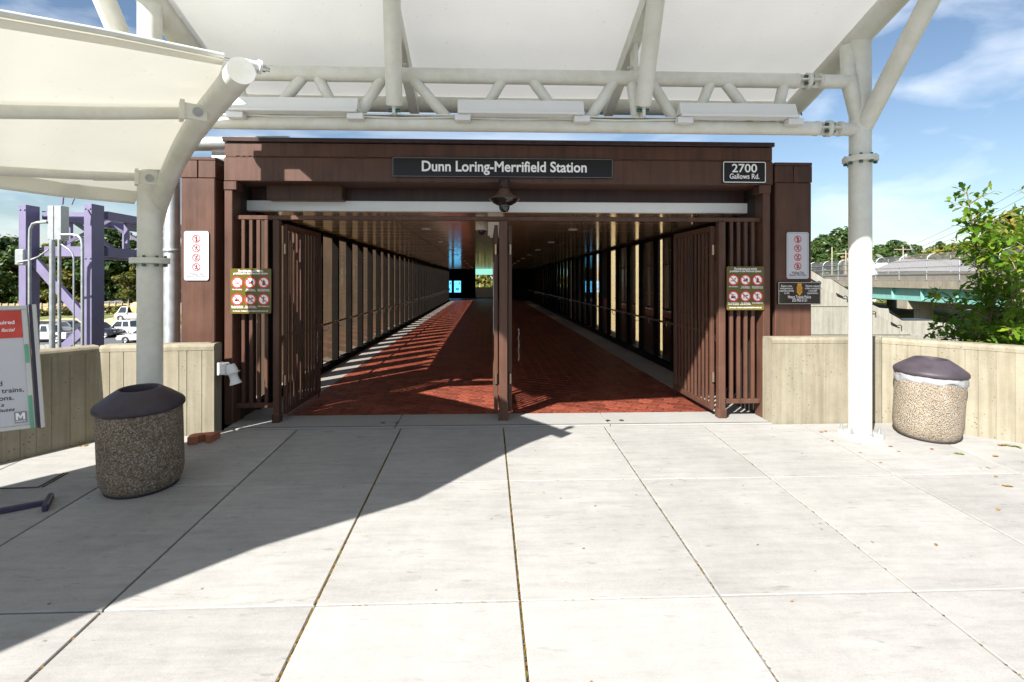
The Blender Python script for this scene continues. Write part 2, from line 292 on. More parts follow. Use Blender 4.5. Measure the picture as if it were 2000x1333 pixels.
def tile_mat():
    m, t, b = base_mat('red_paver'); vec, oi = nodecoord(t); g = t.nodes.new('ShaderNodeNewGeometry')
    n = noise_n(t, vec, 22, 5, 0.65)
    r = ramp(t, [(0.3, (0.09, 0.019, 0.013)), (0.7, (0.225, 0.060, 0.034))]); t.links.new(n.outputs['Fac'], r.inputs['Fac'])
    ad = t.nodes.new('ShaderNodeMath'); ad.operation = 'ADD'; t.links.new(oi.outputs['Random'], ad.inputs[0]); t.links.new(g.outputs['Random Per Island'], ad.inputs[1])
    fr = t.nodes.new('ShaderNodeMath'); fr.operation = 'FRACT'; t.links.new(ad.outputs[0], fr.inputs[0])
    mr = t.nodes.new('ShaderNodeMapRange'); mr.inputs['To Min'].default_value = 0.7; mr.inputs['To Max'].default_value = 1.3; t.links.new(fr.outputs[0], mr.inputs['Value'])
    hs = t.nodes.new('ShaderNodeHueSaturation'); t.links.new(mr.outputs['Result'], hs.inputs['Value']); t.links.new(r.outputs['Color'], hs.inputs['Color'])
    t.links.new(hs.outputs['Color'], b.inputs['Base Color']); b.inputs['Roughness'].default_value = 0.5; b.inputs['Specular IOR Level'].default_value = 0.3; bump(t, b, n.outputs['Fac'], 0.2, 0.003)
    return m
M['tile'] = tile_mat()
M['grout'] = mat('dark_grout', (0.10, 0.06, 0.055), 0.9)
def ceil_mat():
    m, t, b = base_mat('bronze_ceiling_metal'); vec, oi = nodecoord(t, scale=(3.0, 0.6, 1))
    n = noise_n(t, vec, 1.4, 2, 0.4)
    b.inputs['Base Color'].default_value = (0.80, 0.58, 0.37, 1); b.inputs['Metallic'].default_value = 0.6; b.inputs['Roughness'].default_value = 0.13
    bump(t, b, n.outputs['Fac'], 0.12, 0.02)
    return m
M['ceil'] = ceil_mat()

# ------------------------------------------------------------------ mesh builder
WL = {}                                          # world location of every container, by object name
class MB:
    def __init__(s): s.v = []; s.f = []; s.sm = []
    def add(s, vs, fs, smooth=False):
        o = len(s.v); s.v += [tuple(v) for v in vs]; s.f += [tuple(i + o for i in f) for f in fs]; s.sm += [smooth] * len(fs)
    def box(s, lo, hi, bev=0.0):
        x0, y0, z0 = lo; x1, y1, z1 = hi
        if bev <= 0:
            s.add([(x0, y0, z0), (x1, y0, z0), (x1, y1, z0), (x0, y1, z0), (x0, y0, z1), (x1, y0, z1), (x1, y1, z1), (x0, y1, z1)],
                  [(0, 3, 2, 1), (4, 5, 6, 7), (0, 1, 5, 4), (1, 2, 6, 5), (2, 3, 7, 6), (3, 0, 4, 7)]); return
        b = min(bev, (x1 - x0) / 2.01, (y1 - y0) / 2.01, (z1 - z0) / 2.01)
        def ring(ix, z): return [(x0 + ix, y0 + b, z), (x0 + b, y0 + ix, z), (x1 - b, y0 + ix, z), (x1 - ix, y0 + b, z), (x1 - ix, y1 - b, z), (x1 - b, y1 - ix, z), (x0 + b, y1 - ix, z), (x0 + ix, y1 - b, z)]
        rows = [[(x0 + b, y0 + b, z0), (x0 + b, y0 + b, z0), (x1 - b, y0 + b, z0), (x1 - b, y0 + b, z0), (x1 - b, y1 - b, z0), (x1 - b, y1 - b, z0), (x0 + b, y1 - b, z0), (x0 + b, y1 - b, z0)]]
        q = [(x0 + b, y0 + b), (x1 - b, y0 + b), (x1 - b, y1 - b), (x0 + b, y1 - b)]
        vs = [(*p, z0) for p in q] + ring(0, z0 + b) + ring(0, z1 - b) + [(*p, z1) for p in q]
        fs = [(3, 2, 1, 0), (20, 21, 22, 23)]
        for k in range(8): fs.append((4 + k, 4 + (k + 1) % 8, 12 + (k + 1) % 8, 12 + k))
        lowmap = [0, 0, 1, 1, 2, 2, 3, 3]
        for k in range(8):
            a, c = lowmap[k], lowmap[(k + 1) % 8]
            if a == c: fs.append((a, 4 + (k + 1) % 8, 4 + k)); fs.append((20 + a, 12 + k, 12 + (k + 1) % 8))
            else: fs.append((a, c, 4 + (k + 1) % 8, 4 + k)); fs.append((20 + c, 20 + a, 12 + k, 12 + (k + 1) % 8))
        s.add(vs, fs)
    def obox(s, c, ax, ay, az, sx, sy, sz):        # box with its own axes (half sizes)
        c = Vector(c); vs = []
        for dz in (-1, 1):
            for dx, dy in ((-1, -1), (1, -1), (1, 1), (-1, 1)): vs.append(c + ax * (dx * sx) + ay * (dy * sy) + az * (dz * sz))
        s.add(vs, [(0, 3, 2, 1), (4, 5, 6, 7), (0, 1, 5, 4), (1, 2, 6, 5), (2, 3, 7, 6), (3, 0, 4, 7)])
    def bar(s, a, b, w, h, up=(0, 0, 1)):          # rectangular bar from a to b
        a, b = Vector(a), Vector(b); d = (b - a); l = d.length; d.normalize(); u = Vector(up)
        if abs(d.dot(u)) > 0.98: u = Vector((0, 1, 0))
        x = d.cross(u).normalized(); z = x.cross(d).normalized()
        s.obox((a + b) / 2, x, d, z, w / 2, l / 2, h / 2)
    def tube(s, pts, r, seg=12, cap=True, smooth=True):
        pts = [Vector(p) for p in pts]; n = len(pts); rs = r if isinstance(r, (list, tuple)) else [r] * n
        t0 = (pts[1] - pts[0]).normalized(); u = Vector((0, 0, 1)) if abs(t0.z) < 0.9 else Vector((1, 0, 0))
        x = t0.cross(u).normalized(); vs = []; prev = t0
        for i, p in enumerate(pts):
            t = (pts[min(i + 1, n - 1)] - pts[max(i - 1, 0)]).normalized()
            q = prev.rotation_difference(t); x = (q @ x).normalized(); x = (x - t * x.dot(t)).normalized(); y = t.cross(x); prev = t
            for k in range(seg):
                a = 2 * math.pi * k / seg; vs.append(p + (x * math.cos(a) + y * math.sin(a)) * rs[i])
        fs = []
        for i in range(n - 1):
            for k in range(seg): fs.append((i * seg + k, i * seg + (k + 1) % seg, (i + 1) * seg + (k + 1) % seg, (i + 1) * seg + k))
        s.add(vs, fs, smooth)
        if cap: s.add(vs[:seg], [tuple(range(seg))[::-1]]); s.add(vs[-seg:], [tuple(range(seg))])
    def lathe(s, prof, c=(0, 0, 0), seg=24, axis='z', smooth=True, wob=None):
        vs = []; n = len(prof)
        for i, (r, h) in enumerate(prof):
            for k in range(seg):
                a = 2 * math.pi * k / seg; rr, hh = r, h
                if wob: rr, hh = wob(r, h, a, i)
                x, y = rr * math.cos(a), rr * math.sin(a)
                p = (x, y, hh) if axis == 'z' else ((x, hh, y) if axis == 'y' else (hh, x, y))
                vs.append((p[0] + c[0], p[1] + c[1], p[2] + c[2]))
        fs = [(i * seg + k, i * seg + (k + 1) % seg, (i + 1) * seg + (k + 1) % seg, (i + 1) * seg + k) for i in range(n - 1) for k in range(seg)]
        s.add(vs, fs, smooth)
    def poly_y(s, pts, y, th=0.0):                 # flat figure in the xz plane facing -y
        n = len(pts)
        if th <= 0: s.add([(p[0], y, p[1]) for p in pts], [tuple(range(n))])
        else:
            s.add([(p[0], y, p[1]) for p in pts] + [(p[0], y + th, p[1]) for p in pts], [tuple(range(n)), tuple(range(2 * n - 1, n - 1, -1))] + [(k, n + k, n + (k + 1) % n, (k + 1) % n) for k in range(n)])
    def ring_y(s, cx, cz, r0, r1, y, seg=28):
        vs = []
        for k in range(seg):
            a = 2 * math.pi * k / seg; vs += [(cx + r0 * math.cos(a), y, cz + r0 * math.sin(a)), (cx + r1 * math.cos(a), y, cz + r1 * math.sin(a))]
        s.add(vs, [(2 * k, 2 * k + 1, (2 * k + 3) % (2 * seg), (2 * k + 2) % (2 * seg)) for k in range(seg)])
    def grid(s, rows, smooth=True, th=0.0):
        n = len(rows); m = len(rows[0]); vs = [p for r in rows for p in r]
        fs = [(i * m + j, i * m + j + 1, (i + 1) * m + j + 1, (i + 1) * m + j) for i in range(n - 1) for j in range(m - 1)]
        s.add(vs, fs, smooth)
    def extrude_plan(s, pts, z0, z1):
        n = len(pts); s.add([(p[0], p[1], z0) for p in pts] + [(p[0], p[1], z1) for p in pts], [tuple(range(n - 1, -1, -1)), tuple(range(n, 2 * n))] + [(k, (k + 1) % n, n + (k + 1) % n, n + k) for k in range(n)])
    def mesh(s, name, m, off=(0, 0, 0)):
        me = bpy.data.meshes.new(name); o = Vector(off)
        me.from_pydata([(v[0] - o.x, v[1] - o.y, v[2] - o.z) for v in s.v], [], s.f)
        me.polygons.foreach_set('use_smooth', s.sm); me.materials.append(M[m] if isinstance(m, str) else m); me.update()
        return me
    def build(s, name, m, parent=None, local=False):
        """World coordinates unless local; a child keeps its parent's origin, a top-level mesh gets its origin at its base."""
        if parent is None and not local:
            xs = [v[0] for v in s.v]; ys = [v[1] for v in s.v]; zs = [v[2] for v in s.v]
            off = Vector(((min(xs) + max(xs)) / 2, (min(ys) + max(ys)) / 2, min(zs)))
        elif parent is not None and not local: off = WL[parent.name]
        else: off = Vector((0, 0, 0))
        o = bpy.data.objects.new(name, s.mesh(name, m, off)); COL.objects.link(o)
        if parent is not None: o.parent = parent; WL[o.name] = Vector(WL[parent.name])
        else: o.location = off; WL[o.name] = Vector(off)
        return o
def tag(o, label=None, cat=None, group=None, kind=None):
    for k, v in (('label', label), ('category', cat), ('group', group), ('kind', kind)):
        if v: o[k] = v
    return o
def thing(name, loc, label, cat, group=None, rot=(0, 0, 0)):
    o = bpy.data.objects.new(name, None); COL.objects.link(o); o.location = loc; o.rotation_euler = rot; o.empty_display_size = 0.1
    WL[o.name] = Vector(loc); return tag(o, label, cat, group)
def structure(name, mb, m): return tag(mb.build(name, m), kind='structure')
def copy_tree(o, parent=None):
    c = o.copy(); COL.objects.link(c); c.parent = parent
    for ch in list(o.children):
        if ch.name in WL or True: copy_tree(ch, c)
    return c
def place(mesh, name, parent, loc, rot=(0, 0, 0), scale=(1, 1, 1)):   # a piece that shares its mesh with its likes
    o = bpy.data.objects.new(name, mesh); COL.objects.link(o); o.parent = parent; o.location = loc; o.rotation_euler = rot; o.scale = scale
    WL[o.name] = Vector(loc) + (WL[parent.name] if parent else Vector()); return o
_tcache = {}
def text_polys(txt, size, bold=0.0, shear=0.0):
    key = (txt, bold, shear)
    if key not in _tcache:
        cu = bpy.data.curves.new('t', 'FONT'); cu.body = txt; cu.size = 1.0; cu.offset = bold; cu.shear = shear; cu.resolution_u = 4; cu.fill_mode = 'FRONT'
        ob = bpy.data.objects.new('t', cu); COL.objects.link(ob)
        dg = bpy.context.evaluated_depsgraph_get(); me = bpy.data.meshes.new_from_object(ob.evaluated_get(dg))
        _tcache[key] = ([tuple(v.co) for v in me.vertices], [tuple(p.vertices) for p in me.polygons])
        bpy.data.objects.remove(ob); bpy.data.curves.remove(cu); bpy.data.meshes.remove(me)
    v, f = _tcache[key]; return [(a * size, b * size) for a, b, c in v], f
def text(mb, txt, x, z, size, y, align='c', bold=0.0, shear=0.0, width=None):
    """flat lettering in the xz plane facing -y; size is the font size, z the baseline, width squeezes it to fit"""
    v, f = text_polys(txt, size, bold, shear)
    if not v: return
    x0 = min(p[0] for p in v); x1 = max(p[0] for p in v); k = 1.0
    if width: k = width / (x1 - x0)
    dx = {'c': -(x0 + x1) / 2, 'l': -x0, 'r': -x1}[align]
    mb.add([(x + (p[0] + dx) * k, y, z + p[1]) for p in v], f)

# ================================================================== SETTING
# ground far below and out to the horizon, the highway under the footbridge
GZ = -5.0
g = MB(); g.add([(-1500, -300, GZ), (1500, -300, GZ), (1500, 2000, GZ), (-1500, 2000, GZ)], [(0, 1, 2, 3)]); structure('ground', g, 'grass')
g = MB(); g.add([(-600, 24, GZ + 0.02), (600, 24, GZ + 0.02), (600, 66, GZ + 0.02), (-600, 66, GZ + 0.02)], [(0, 1, 2, 3)]); road = structure('highway_road', g, 'asph')
for yy in (28, 32, 54, 58, 62):
    d = MB()
    for k in range(-22, 0): d.add([(k * 9, yy - 0.07, GZ + 0.026), (k * 9 + 3, yy - 0.07, GZ + 0.026), (k * 9 + 3, yy + 0.07, GZ + 0.026), (k * 9, yy + 0.07, GZ + 0.026)], [(0, 1, 2, 3)])
    d.build('lane_dashes', 'paint', road)['kind'] = 'stuff'
for yy in (25, 65.2):
    d = MB(); d.add([(-300, yy - 0.09, GZ + 0.026), (300, yy - 0.09, GZ + 0.026), (300, yy + 0.09, GZ + 0.026), (-300, yy + 0.09, GZ + 0.026)], [(0, 1, 2, 3)]); d.build('edge_line', 'paint', road)
# earth bank beyond the highway on the left
def terrain(x0, x1, y0, y1, nx, ny, fz):
    return [[(x0 + (x1 - x0) * i / nx, y0 + (y1 - y0) * j / ny, fz(x0 + (x1 - x0) * i / nx, y0 + (y1 - y0) * j / ny)) for i in range(nx + 1)] for j in range(ny + 1)]
def bank_z(x, y):
    t = max(0, min(1, (y - 68) / 13)); n = noise.noise(Vector((x * 0.12, y * 0.2, 0))) * 0.45 + noise.noise(Vector((x * 0.5, y * 0.6, 3))) * 0.2
    heap = 1.0 * math.exp(-((x + 57) / 4.5) ** 2 - ((y - 73) / 2.6) ** 2) + 0.8 * math.exp(-((x + 50) / 3) ** 2 - ((y - 74) / 2.5) ** 2)
    return GZ - 0.3 + t * 1.4 + (n + heap) * min(1, t * 3) * (1 - max(0, (y - 81) / 40))
g = MB(); g.grid(terrain(-130, -8, 67, 150, 120, 40, bank_z)); structure('bank', g, 'grass')
def dirt_z(x, y):
    e = max(0, 1 - ((x + 54) / 13) ** 2 - ((y - 72.5) / 4.2) ** 2 + 0.35 * noise.noise(Vector((x * 0.35, y * 0.4, 9))))
    return bank_z(x, y) + (0.14 + 0.35 * noise.noise(Vector((x * 0.9, y * 0.9, 1))) * e if e > 0.05 else -0.25)
g = MB(); g.grid(terrain(-70, -38, 67.5, 78, 70, 30, dirt_z)); structure('earth_heap', g, 'dirt')
# raised ground behind the parapet on the right, where the shrub grows
def emb_z(x, y):
    t = max(0, min(1, (x - 4.0) / 16)); u = max(0, min(1, (y - 9) / 18))
    return -0.7 - 1.6 * t - 2.4 * u * t + 0.12 * noise.noise(Vector((x * 0.7, y * 0.7, 5)))
g = MB(); g.grid(terrain(4.3, 60, 6.35, 30, 60, 30, emb_z)); structure('embankment', g, 'grass')
# low rise carrying trees far right and far left
def hill_z(x, y): return GZ + 3.5 + 1.5 * noise.noise(Vector((x * 0.01, y * 0.012, 2)))
g = MB(); g.grid(terrain(10, 420, 95, 330, 40, 20, hill_z)); structure('hill', g, 'grass')

# ---- plaza: body, joint bed and separate slabs
plaza = thing('plaza', (0.2, 0, gz(0)), None, None); plaza['kind'] = 'structure'
b = MB(); x0, x1, y0, y1 = -5.45, 9.3, -2.42, 5.5
b.add([(x0, y0, gz(y0) - 0.035), (x1, y0, gz(y0) - 0.035), (x1, y1, gz(y1) - 0.035), (x0, y1, gz(y1) - 0.035), (x0, y0, GZ - 0.2), (x1, y0, GZ - 0.2), (x1, y1, GZ - 0.2), (x0, y1, GZ - 0.2)],
      [(0, 1, 2, 3), (0, 4, 5, 1), (1, 5, 6, 2), (2, 6, 7, 3), (3, 7, 4, 0)]); b.build('joint_bed', 'soil', plaza)
XJ = [0.19 + 1.137 * k for k in range(-5, 9)]
YJ = [-2.4, -1.0, 0.0, 1.38, 2.86, 4.37, 5.74]
def slab_mesh(xa, xb, ya, yb, dz, gap):
    m = MB(); g_ = gap / 2; c = 0.005; xa += g_; xb -= g_; ya += g_; yb -= g_
    def P(x, y, h): return (x, y, gz(y) + h + dz)
    top = [P(xa + c, ya + c, 0), P(xb - c, ya + c, 0), P(xb - c, yb - c, 0), P(xa + c, yb - c, 0)]
    mid = [P(xa, ya, -c), P(xb, ya, -c), P(xb, yb, -c), P(xa, yb, -c)]
    low = [P(xa, ya, -0.033), P(xb, ya, -0.033), P(xb, yb, -0.033), P(xa, yb, -0.033)]
    f = [(0, 1, 2, 3)]
    for k in range(4): f += [(4 + k, 4 + (k + 1) % 4, (k + 1) % 4, k), (8 + k, 8 + (k + 1) % 4, 4 + (k + 1) % 4, 4 + k)]
    m.add(top + mid + low, f); return m
rs = random.Random(3)
# unseen asphalt and kerb added behind the plaza to cut bounced light
m = MB(); m.box((-60, -60, GZ - 0.2), (60, -2.66, gz(-2.4) - 0.15)); structure('added_dark_road', m, 'asph')
for k in range(8): m = MB(); m.box((-5.5 + 1.85 * k + 0.005, -2.655, GZ), (-5.5 + 1.85 * (k + 1) - 0.005, -2.43, gz(-2.4) + 0.001), 0.012); m.build('kerb_stone', 'thresh', plaza)
for i in range(len(XJ) - 1):
    for j in range(len(YJ) - 1):
        new = (j == 3 and i in (4, 5))
        slab_mesh(XJ[i], XJ[i + 1], YJ[j], YJ[j + 1], rs.uniform(-0.002, 0.002) + (0.001 if new else 0), 0.012).build('slab', 'slab_new' if new else 'slab', plaza)
# threshold strip in front of the tiles
th = thing('threshold', (0.2, 6.0, 0), None, None); th['kind'] = 'structure'
for xa, xb in ((-2.9, -1.02), (-1.02, 1.41), (1.41, 3.32)):
    m = MB(); m.box((xa + 0.004, 5.76, -0.3), (xb - 0.004, 6.29, 0.006), 0.006); m.build('threshold_slab', 'thresh', th)
m = MB(); m.box((-2.9, 5.79, -0.3), (3.32, 5.805, 0.0075)); m.build('drain_groove', 'soil', th)
for px, py in ((745, 829), (773, 828.5), (1190, 820), (1217, 819)):
    p = PY(px, py, 5.86); m = MB(); m.lathe([(0.0, 0.012), (0.022, 0.012), (0.03, 0.0065)], (p.x, 5.93, 0), 14); m.build('floor_socket', 'bronze', th)

# ---- corridor floor: hexagonal pavers between concrete edge strips
XL, XR, YC0, YC1, HC = -2.87, 3.33, 6.3, 40.0, 2.5
PL, PR = -2.43, 2.83
cf = thing('corridor_floor', (0.2, 6.3, 0), None, None); cf['kind'] = 'structure'
m = MB(); m.box((-3.4, 6.3, -0.4), (3.9, 47, -0.012)); m.build('grout_bed', 'grout', cf)
for xa, xb, nm in ((XL - 0.4, PL, 'edge_strip'), (PR, XR + 0.4, 'edge_strip')):
    y = 6.3
    while y < 39.9:
        y2 = min(y + 3.0, 40.0); m = MB(); m.box((xa, y + 0.003, -0.05), (xb, y2 - 0.003, 0.002), 0.004); m.build(nm, 'strip', cf); y = y2
HR = 0.118; dxh = HR * 1.5; dyh = HR * math.sqrt(3)
def hexa(cx, cy, xlo, xhi, ylo, g_=0.004):
    pts = [(cx + (HR - g_) * math.cos(math.pi / 3 * k), cy + (HR - g_) * math.sin(math.pi / 3 * k)) for k in range(6)]
    return [(max(xlo, min(xhi, x)), max(ylo, y)) for x, y in pts]
cells = []
nx = int((PR - PL) / dxh) + 2
for j in range(int((40 - 6.3) / dyh) + 2):
    for i in range(nx):
        cx = PL + i * dxh; cy = 6.3 + j * dyh + (dyh / 2 if i % 2 else 0)
        if cy < 40: cells.append((cy, cx))
cells.sort()
def tile_geo(m, pts, z1):
    c = 0.004; cx = sum(p[0] for p in pts) / 6; cy = sum(p[1] for p in pts) / 6
    m.add([(p[0], p[1], z1 - 0.004) for p in pts] + [(p[0] + (cx - p[0]) * 0.04, p[1] + (cy - p[1]) * 0.04, z1) for p in pts] + [(p[0], p[1], z1 - 0.014) for p in pts],
          [tuple(range(6, 12))] + [(k, (k + 1) % 6, 6 + (k + 1) % 6, 6 + k) for k in range(6)] + [(12 + k, 12 + (k + 1) % 6, (k + 1) % 6, k) for k in range(6)])
full = MB(); tile_geo(full, hexa(0, 0, -9, 9, -9), 0.0); full_me = full.mesh('tile', 'tile')
rest = MB(); near = 0
for cy, cx in cells:
    dz = rs.uniform(-0.0015, 0.0015)
    whole = PL + HR < cx < PR - HR and cy - dyh / 2 > 6.3
    if near < 299 and whole:
        place(full_me, 'tile', cf, Vector((cx, cy, dz)) - WL[cf.name], (rs.uniform(-0.004, 0.004), rs.uniform(-0.004, 0.004), 0)); near += 1
    else: tile_geo(rest, hexa(cx, cy, PL + 0.003, PR - 0.003, 6.298), dz)
rest.build('tile_field', 'tile', cf)['kind'] = 'stuff'

# ================================================================== FOOTBRIDGE CORRIDOR
cor = thing('glazed_footbridge', (0.2, 6.4, 0), 'long glazed footbridge corridor with bronze ceiling behind the open gates', 'footbridge')
SP = 0.98
def glazed_side(X, sgn, gm, fin, finm):
    """mullions, panes, rails and a row of outside fins along one side; sgn +1 means the outside is at +x"""
    sill = MB(); sill.box((min(X, X + sgn * 0.12), 6.62, 0.003), (max(X, X + sgn * 0.12), 40, 0.11), 0.006)
    head = MB(); head.box((min(X - sgn * 0.01, X + sgn * 0.14), 6.62, HC - 0.05), (max(X - sgn * 0.01, X + sgn * 0.08), 40, HC + 0.1))
    sl_ = sill.build('window_wall', 'black', cor); head.build('head_rail', 'black', sl_)
    mu = MB(); a, b_ = sorted((X - sgn * 0.012, X + sgn * (0.11 if fin else 0.06))); mu.box((a - X, -0.03, 0.11), (b_ - X, 0.03, HC - 0.05)); mu_me = mu.mesh('mullion', 'black')
    pa = MB(); a, b_ = sorted((sgn * 0.05, sgn * 0.058)); pa.box((a, 0.03, 0.11), (b_, SP - 0.03, HC - 0.05)); pa_me = pa.mesh('pane', gm)
    k = 0; fm = {}
    while 7.1 + k * SP < 40:
        y = 7.1 + k * SP; dep = fin[1] if fin else 0
        if fin and dep not in fm: fi = MB(); a, b_ = sorted((sgn * fin[0], sgn * (fin[0] + dep))); fi.box((a, -0.05, -0.3), (b_, 0.05, HC + 0.1), 0.008); fm[dep] = fi.mesh('fin', finm)
        place(mu_me, 'mullion', sl_, Vector((X, y, 0)) - WL[cor.name]); place(pa_me, 'pane', sl_, Vector((X, y, 0)) - WL[cor.name])
        if fin: place(fm[dep], 'fin', sl_, Vector((X, y + fin[2], 0)) - WL[cor.name])
        k += 1
    return sl_
lw = glazed_side(XL, -1, 'glass_l', (0.13, 0.31, 0.38), 'fin'); rw = glazed_side(XR, 1, 'glass_r', None, 'black')
# dark panels added outside the right-hand glass to block daylight, with narrow slits
XCL = XR + 0.36; ycl = 6.6
slits = [(9.13, 0.16), (10.76, 0.30), (12.5, 0.46), (14.9, 0.72), (17.0, 0.50), (22.2, 0.70), (33.0, 0.9)]
for yc_, wd_ in slits + [(40.0, 0.0)]:
    while ycl < yc_ - wd_ / 2 - 1e-3:
        y2 = min(ycl + 1.2, yc_ - wd_ / 2); m = MB(); m.box((XCL, ycl + 0.004, -0.3), (XCL + 0.06, y2 - 0.004, HC + 0.1)); m.build('blocking_panel', 'brown_d', rw); ycl = y2
    ycl = yc_ + wd_ / 2
# handrails on brackets
for X, sgn, ya, yb in ((XL + 0.11, -1, 7.0, 39.5), (XR - 0.11, 1, 7.0, 39.5)):
    m = MB(); m.tube([(X, ya, 0.80), (X, ya + 0.05, 0.88), (X, ya + 0.2, 0.885), (X, yb, 0.885)], 0.019, 10); hr = m.build('handrail', 'bronze', cor)
    br = MB(); br.tube([(0, 0, 0), (0, 0, -0.07), (sgn * 0.03, 0, -0.10), (sgn * 0.11, 0, -0.10)], 0.007, 6); bm_ = br.mesh('bracket', 'steel')
    y = ya + 0.1
    while y < yb: place(bm_, 'bracket', hr, Vector((X, y, 0.868)) - WL[cor.name]); y += SP
# ceiling of glossy metal pans
pan = MB(); PWX = (XR - XL) / 4; pan.box((0.003, 0.003, 0), (PWX - 0.003, 0.597, 0.03), 0.003); pan_me = pan.mesh('ceiling_panel', 'ceil')
m = MB(); m.box((XL - 0.09, 6.46, HC + 0.034), (XR + 0.55, 40.2, HC + 0.5)); cl = m.build('roof_deck', 'brown_d', cor)
for i in range(4):
    y = 6.46
    while y < 39.6: place(pan_me, 'ceiling_panel', cl, Vector((XL + i * PWX, y, HC + rs.uniform(-0.0006, 0.0006))) - WL[cor.name], (rs.uniform(-0.0016, 0.0016), rs.uniform(-0.0008, 0.0008), 0)); y += 0.6
for i, (x, y) in enumerate([(sx, 8.6 + 2.94 * k) for k in range(10) for sx in (-1.0, 1.46)]):
    m = MB(); m.lathe([(0.075, 0.0), (0.085, -0.006), (0.062, -0.01), (0.058, -0.004), (0.0, -0.004)], (x, y, HC - 0.001), 16); m.build('downlight', 'soffit', cl)
# the dim hall at the far end
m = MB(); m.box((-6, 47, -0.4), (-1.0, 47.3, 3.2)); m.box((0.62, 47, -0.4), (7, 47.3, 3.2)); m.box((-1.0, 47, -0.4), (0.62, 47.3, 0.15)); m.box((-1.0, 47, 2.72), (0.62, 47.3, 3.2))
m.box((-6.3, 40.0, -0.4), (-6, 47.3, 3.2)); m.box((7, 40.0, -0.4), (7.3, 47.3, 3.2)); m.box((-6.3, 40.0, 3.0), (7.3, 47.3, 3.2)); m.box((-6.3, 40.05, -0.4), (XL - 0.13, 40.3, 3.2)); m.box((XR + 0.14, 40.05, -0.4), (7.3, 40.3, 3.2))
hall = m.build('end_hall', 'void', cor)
m = MB(); m.box((-6, 40, -0.011), (7, 47, 0.0)); m.build('hall_floor', 'tile', cor)
m = MB(); m.box((-1.0, 47.1, 2.12), (0.62, 47.12, 2.72)); m.build('teal_glass', emit_mat('glowing_teal_pane', (0.25, 0.62, 0.50), 0.55), hall)  # the pane's glow stands in for daylight coming through it
for k in range(3): m = MB(); m.box((-1.0 + 0.54 * k, 46.9, 0.02), (-1.0 + 0.54 * k + 0.53, 46.94, 0.98), 0.008); m.build('grey_panel', 'alu', hall)
scr = emit_mat('blue_screen', (0.10, 0.48, 0.85), 0.9); scr2 = mat('screen_pattern', (0.02, 0.10, 0.2), 0.4)
for px0, px1 in ((870, 882), (887, 900)):
    p0 = PY(px0, 571.5, 46.8); p1 = PY(px1, 549, 46.8)
    m = MB(); m.box((p0.x - 0.05, 46.8, p0.z - 0.05), (p1.x + 0.05, 46.99, p1.z + 0.05)); fr_ = m.build('display_frame', 'black', hall)
    m = MB(); m.box((p0.x, 46.78, p0.z), (p1.x, 46.797, p1.z)); m.build('screen', scr, fr_)
    m = MB(); cxm = (p0.x + p1.x) / 2; zz = p0.z + 0.66 * (p1.z - p0.z)
    m.box((p0.x, 46.776, zz), (p1.x, 46.779, zz + 0.02)); m.poly_y([(cxm + 0.18, p1.z - 0.12), (cxm + 0.1, p1.z - 0.2), (cxm + 0.18, p1.z - 0.3), (cxm + 0.24, p1.z - 0.2)], 46.777); m.ring_y(cxm, p0.z + 0.3, 0.05, 0.13, 46.777, 12); m.build('screen_print', scr2, fr_)

# ================================================================== ENTRANCE PORTAL
YF = 5.95
pl = PY(437, 268, YF); pr = PY(1510, 280, YF)
PX0, PX1 = pl.x, pr.x; ZT, ZB = 3.275, 2.775
por = thing('entrance_portal', ((PX0 + PX1) / 2, YF, 0), 'brown painted steel portal framing the station entrance', 'portal')
m = MB(); m.box((PX0, YF, ZB), (PX1, YF + 0.42, 3.056), 0.01); m.build('lintel_plate', 'brown', por)
m = MB(); m.box((PX0 + 0.004, YF + 0.006, 3.060), (PX1 - 0.004, YF + 0.42, 3.222), 0.008); m.build('lintel_channel', 'brown', por)
m = MB(); m.box((PX0 - 0.012, YF - 0.02, 3.225), (PX1 + 0.012, YF + 0.46, ZT), 0.006); m.build('cap_flashing', 'brown_d', por)
wm = MB(); k = PX0 + 0.02
while k < PX1 - 0.1:
    l_ = rs.uniform(0.03, 0.2)
    if rs.random() < 0.8: wm.tube([(k, YF + 0.003, 3.058), (k + l_, YF + 0.003, 3.058 + rs.uniform(-0.002, 0.002))], rs.uniform(0.004, 0.007), 6)
    k += l_ + rs.uniform(0, 0.05)
wm.build('weld_seam', 'brown', por)['kind'] = 'stuff'
def xat(px, Y): return PY(px, 547, Y).x
xa, xb = xat(454, YF), xat(1491, YF)
for lo, hi, s_ in ((PX0 + 0.004, xa, 1), (xb, PX1 - 0.03, -1)):
    m = MB(); m.box((lo, YF + 0.004, 0.0), (hi, YF + 0.2, ZB - 0.001), 0.008); m.build('jamb_post', 'brown', por)
    m = MB(); c_ = (lo if s_ > 0 else hi - 0.14); m.box((c_ - 0.002, YF - 0.008, ZB - 0.1), (c_ + 0.142, YF + 0.15, ZB - 0.002), 0.006); m.build('corner_plate', 'brown', por)
m = MB(); m.box((xa + 0.001, 6.01, 2.345), (xb - 0.001, 6.06, 2.395), 0.005); m.build('transom_bar', 'brown', por)
m = MB(); m.box((PX0 + 0.13, 6.372, 2.60), (PX1 - 0.13, 6.40, 3.0)); m.build('recess_panel', 'brown_d', por)
m = MB(); m.box((xat(481, 6.38), 6.36, 2.495), (xat(1462, 6.38), 6.455, 2.62), 0.004); m.build('soffit_edge', 'soffit', por)
m = MB(); h0 = PY(520, 360, 6.2); h1 = PY(668, 391, 6.2); m.box((h0.x, 6.2, h1.z), (h1.x, 6.37, h0.z), 0.006); m.build('roller_housing', 'brown', por)
m = MB(); m.box((h0.x - 0.02, 6.18, h0.z + 0.001), (h1.x + 0.02, 6.37, h0.z + 0.02)); m.build('housing_lid', 'brown', por)
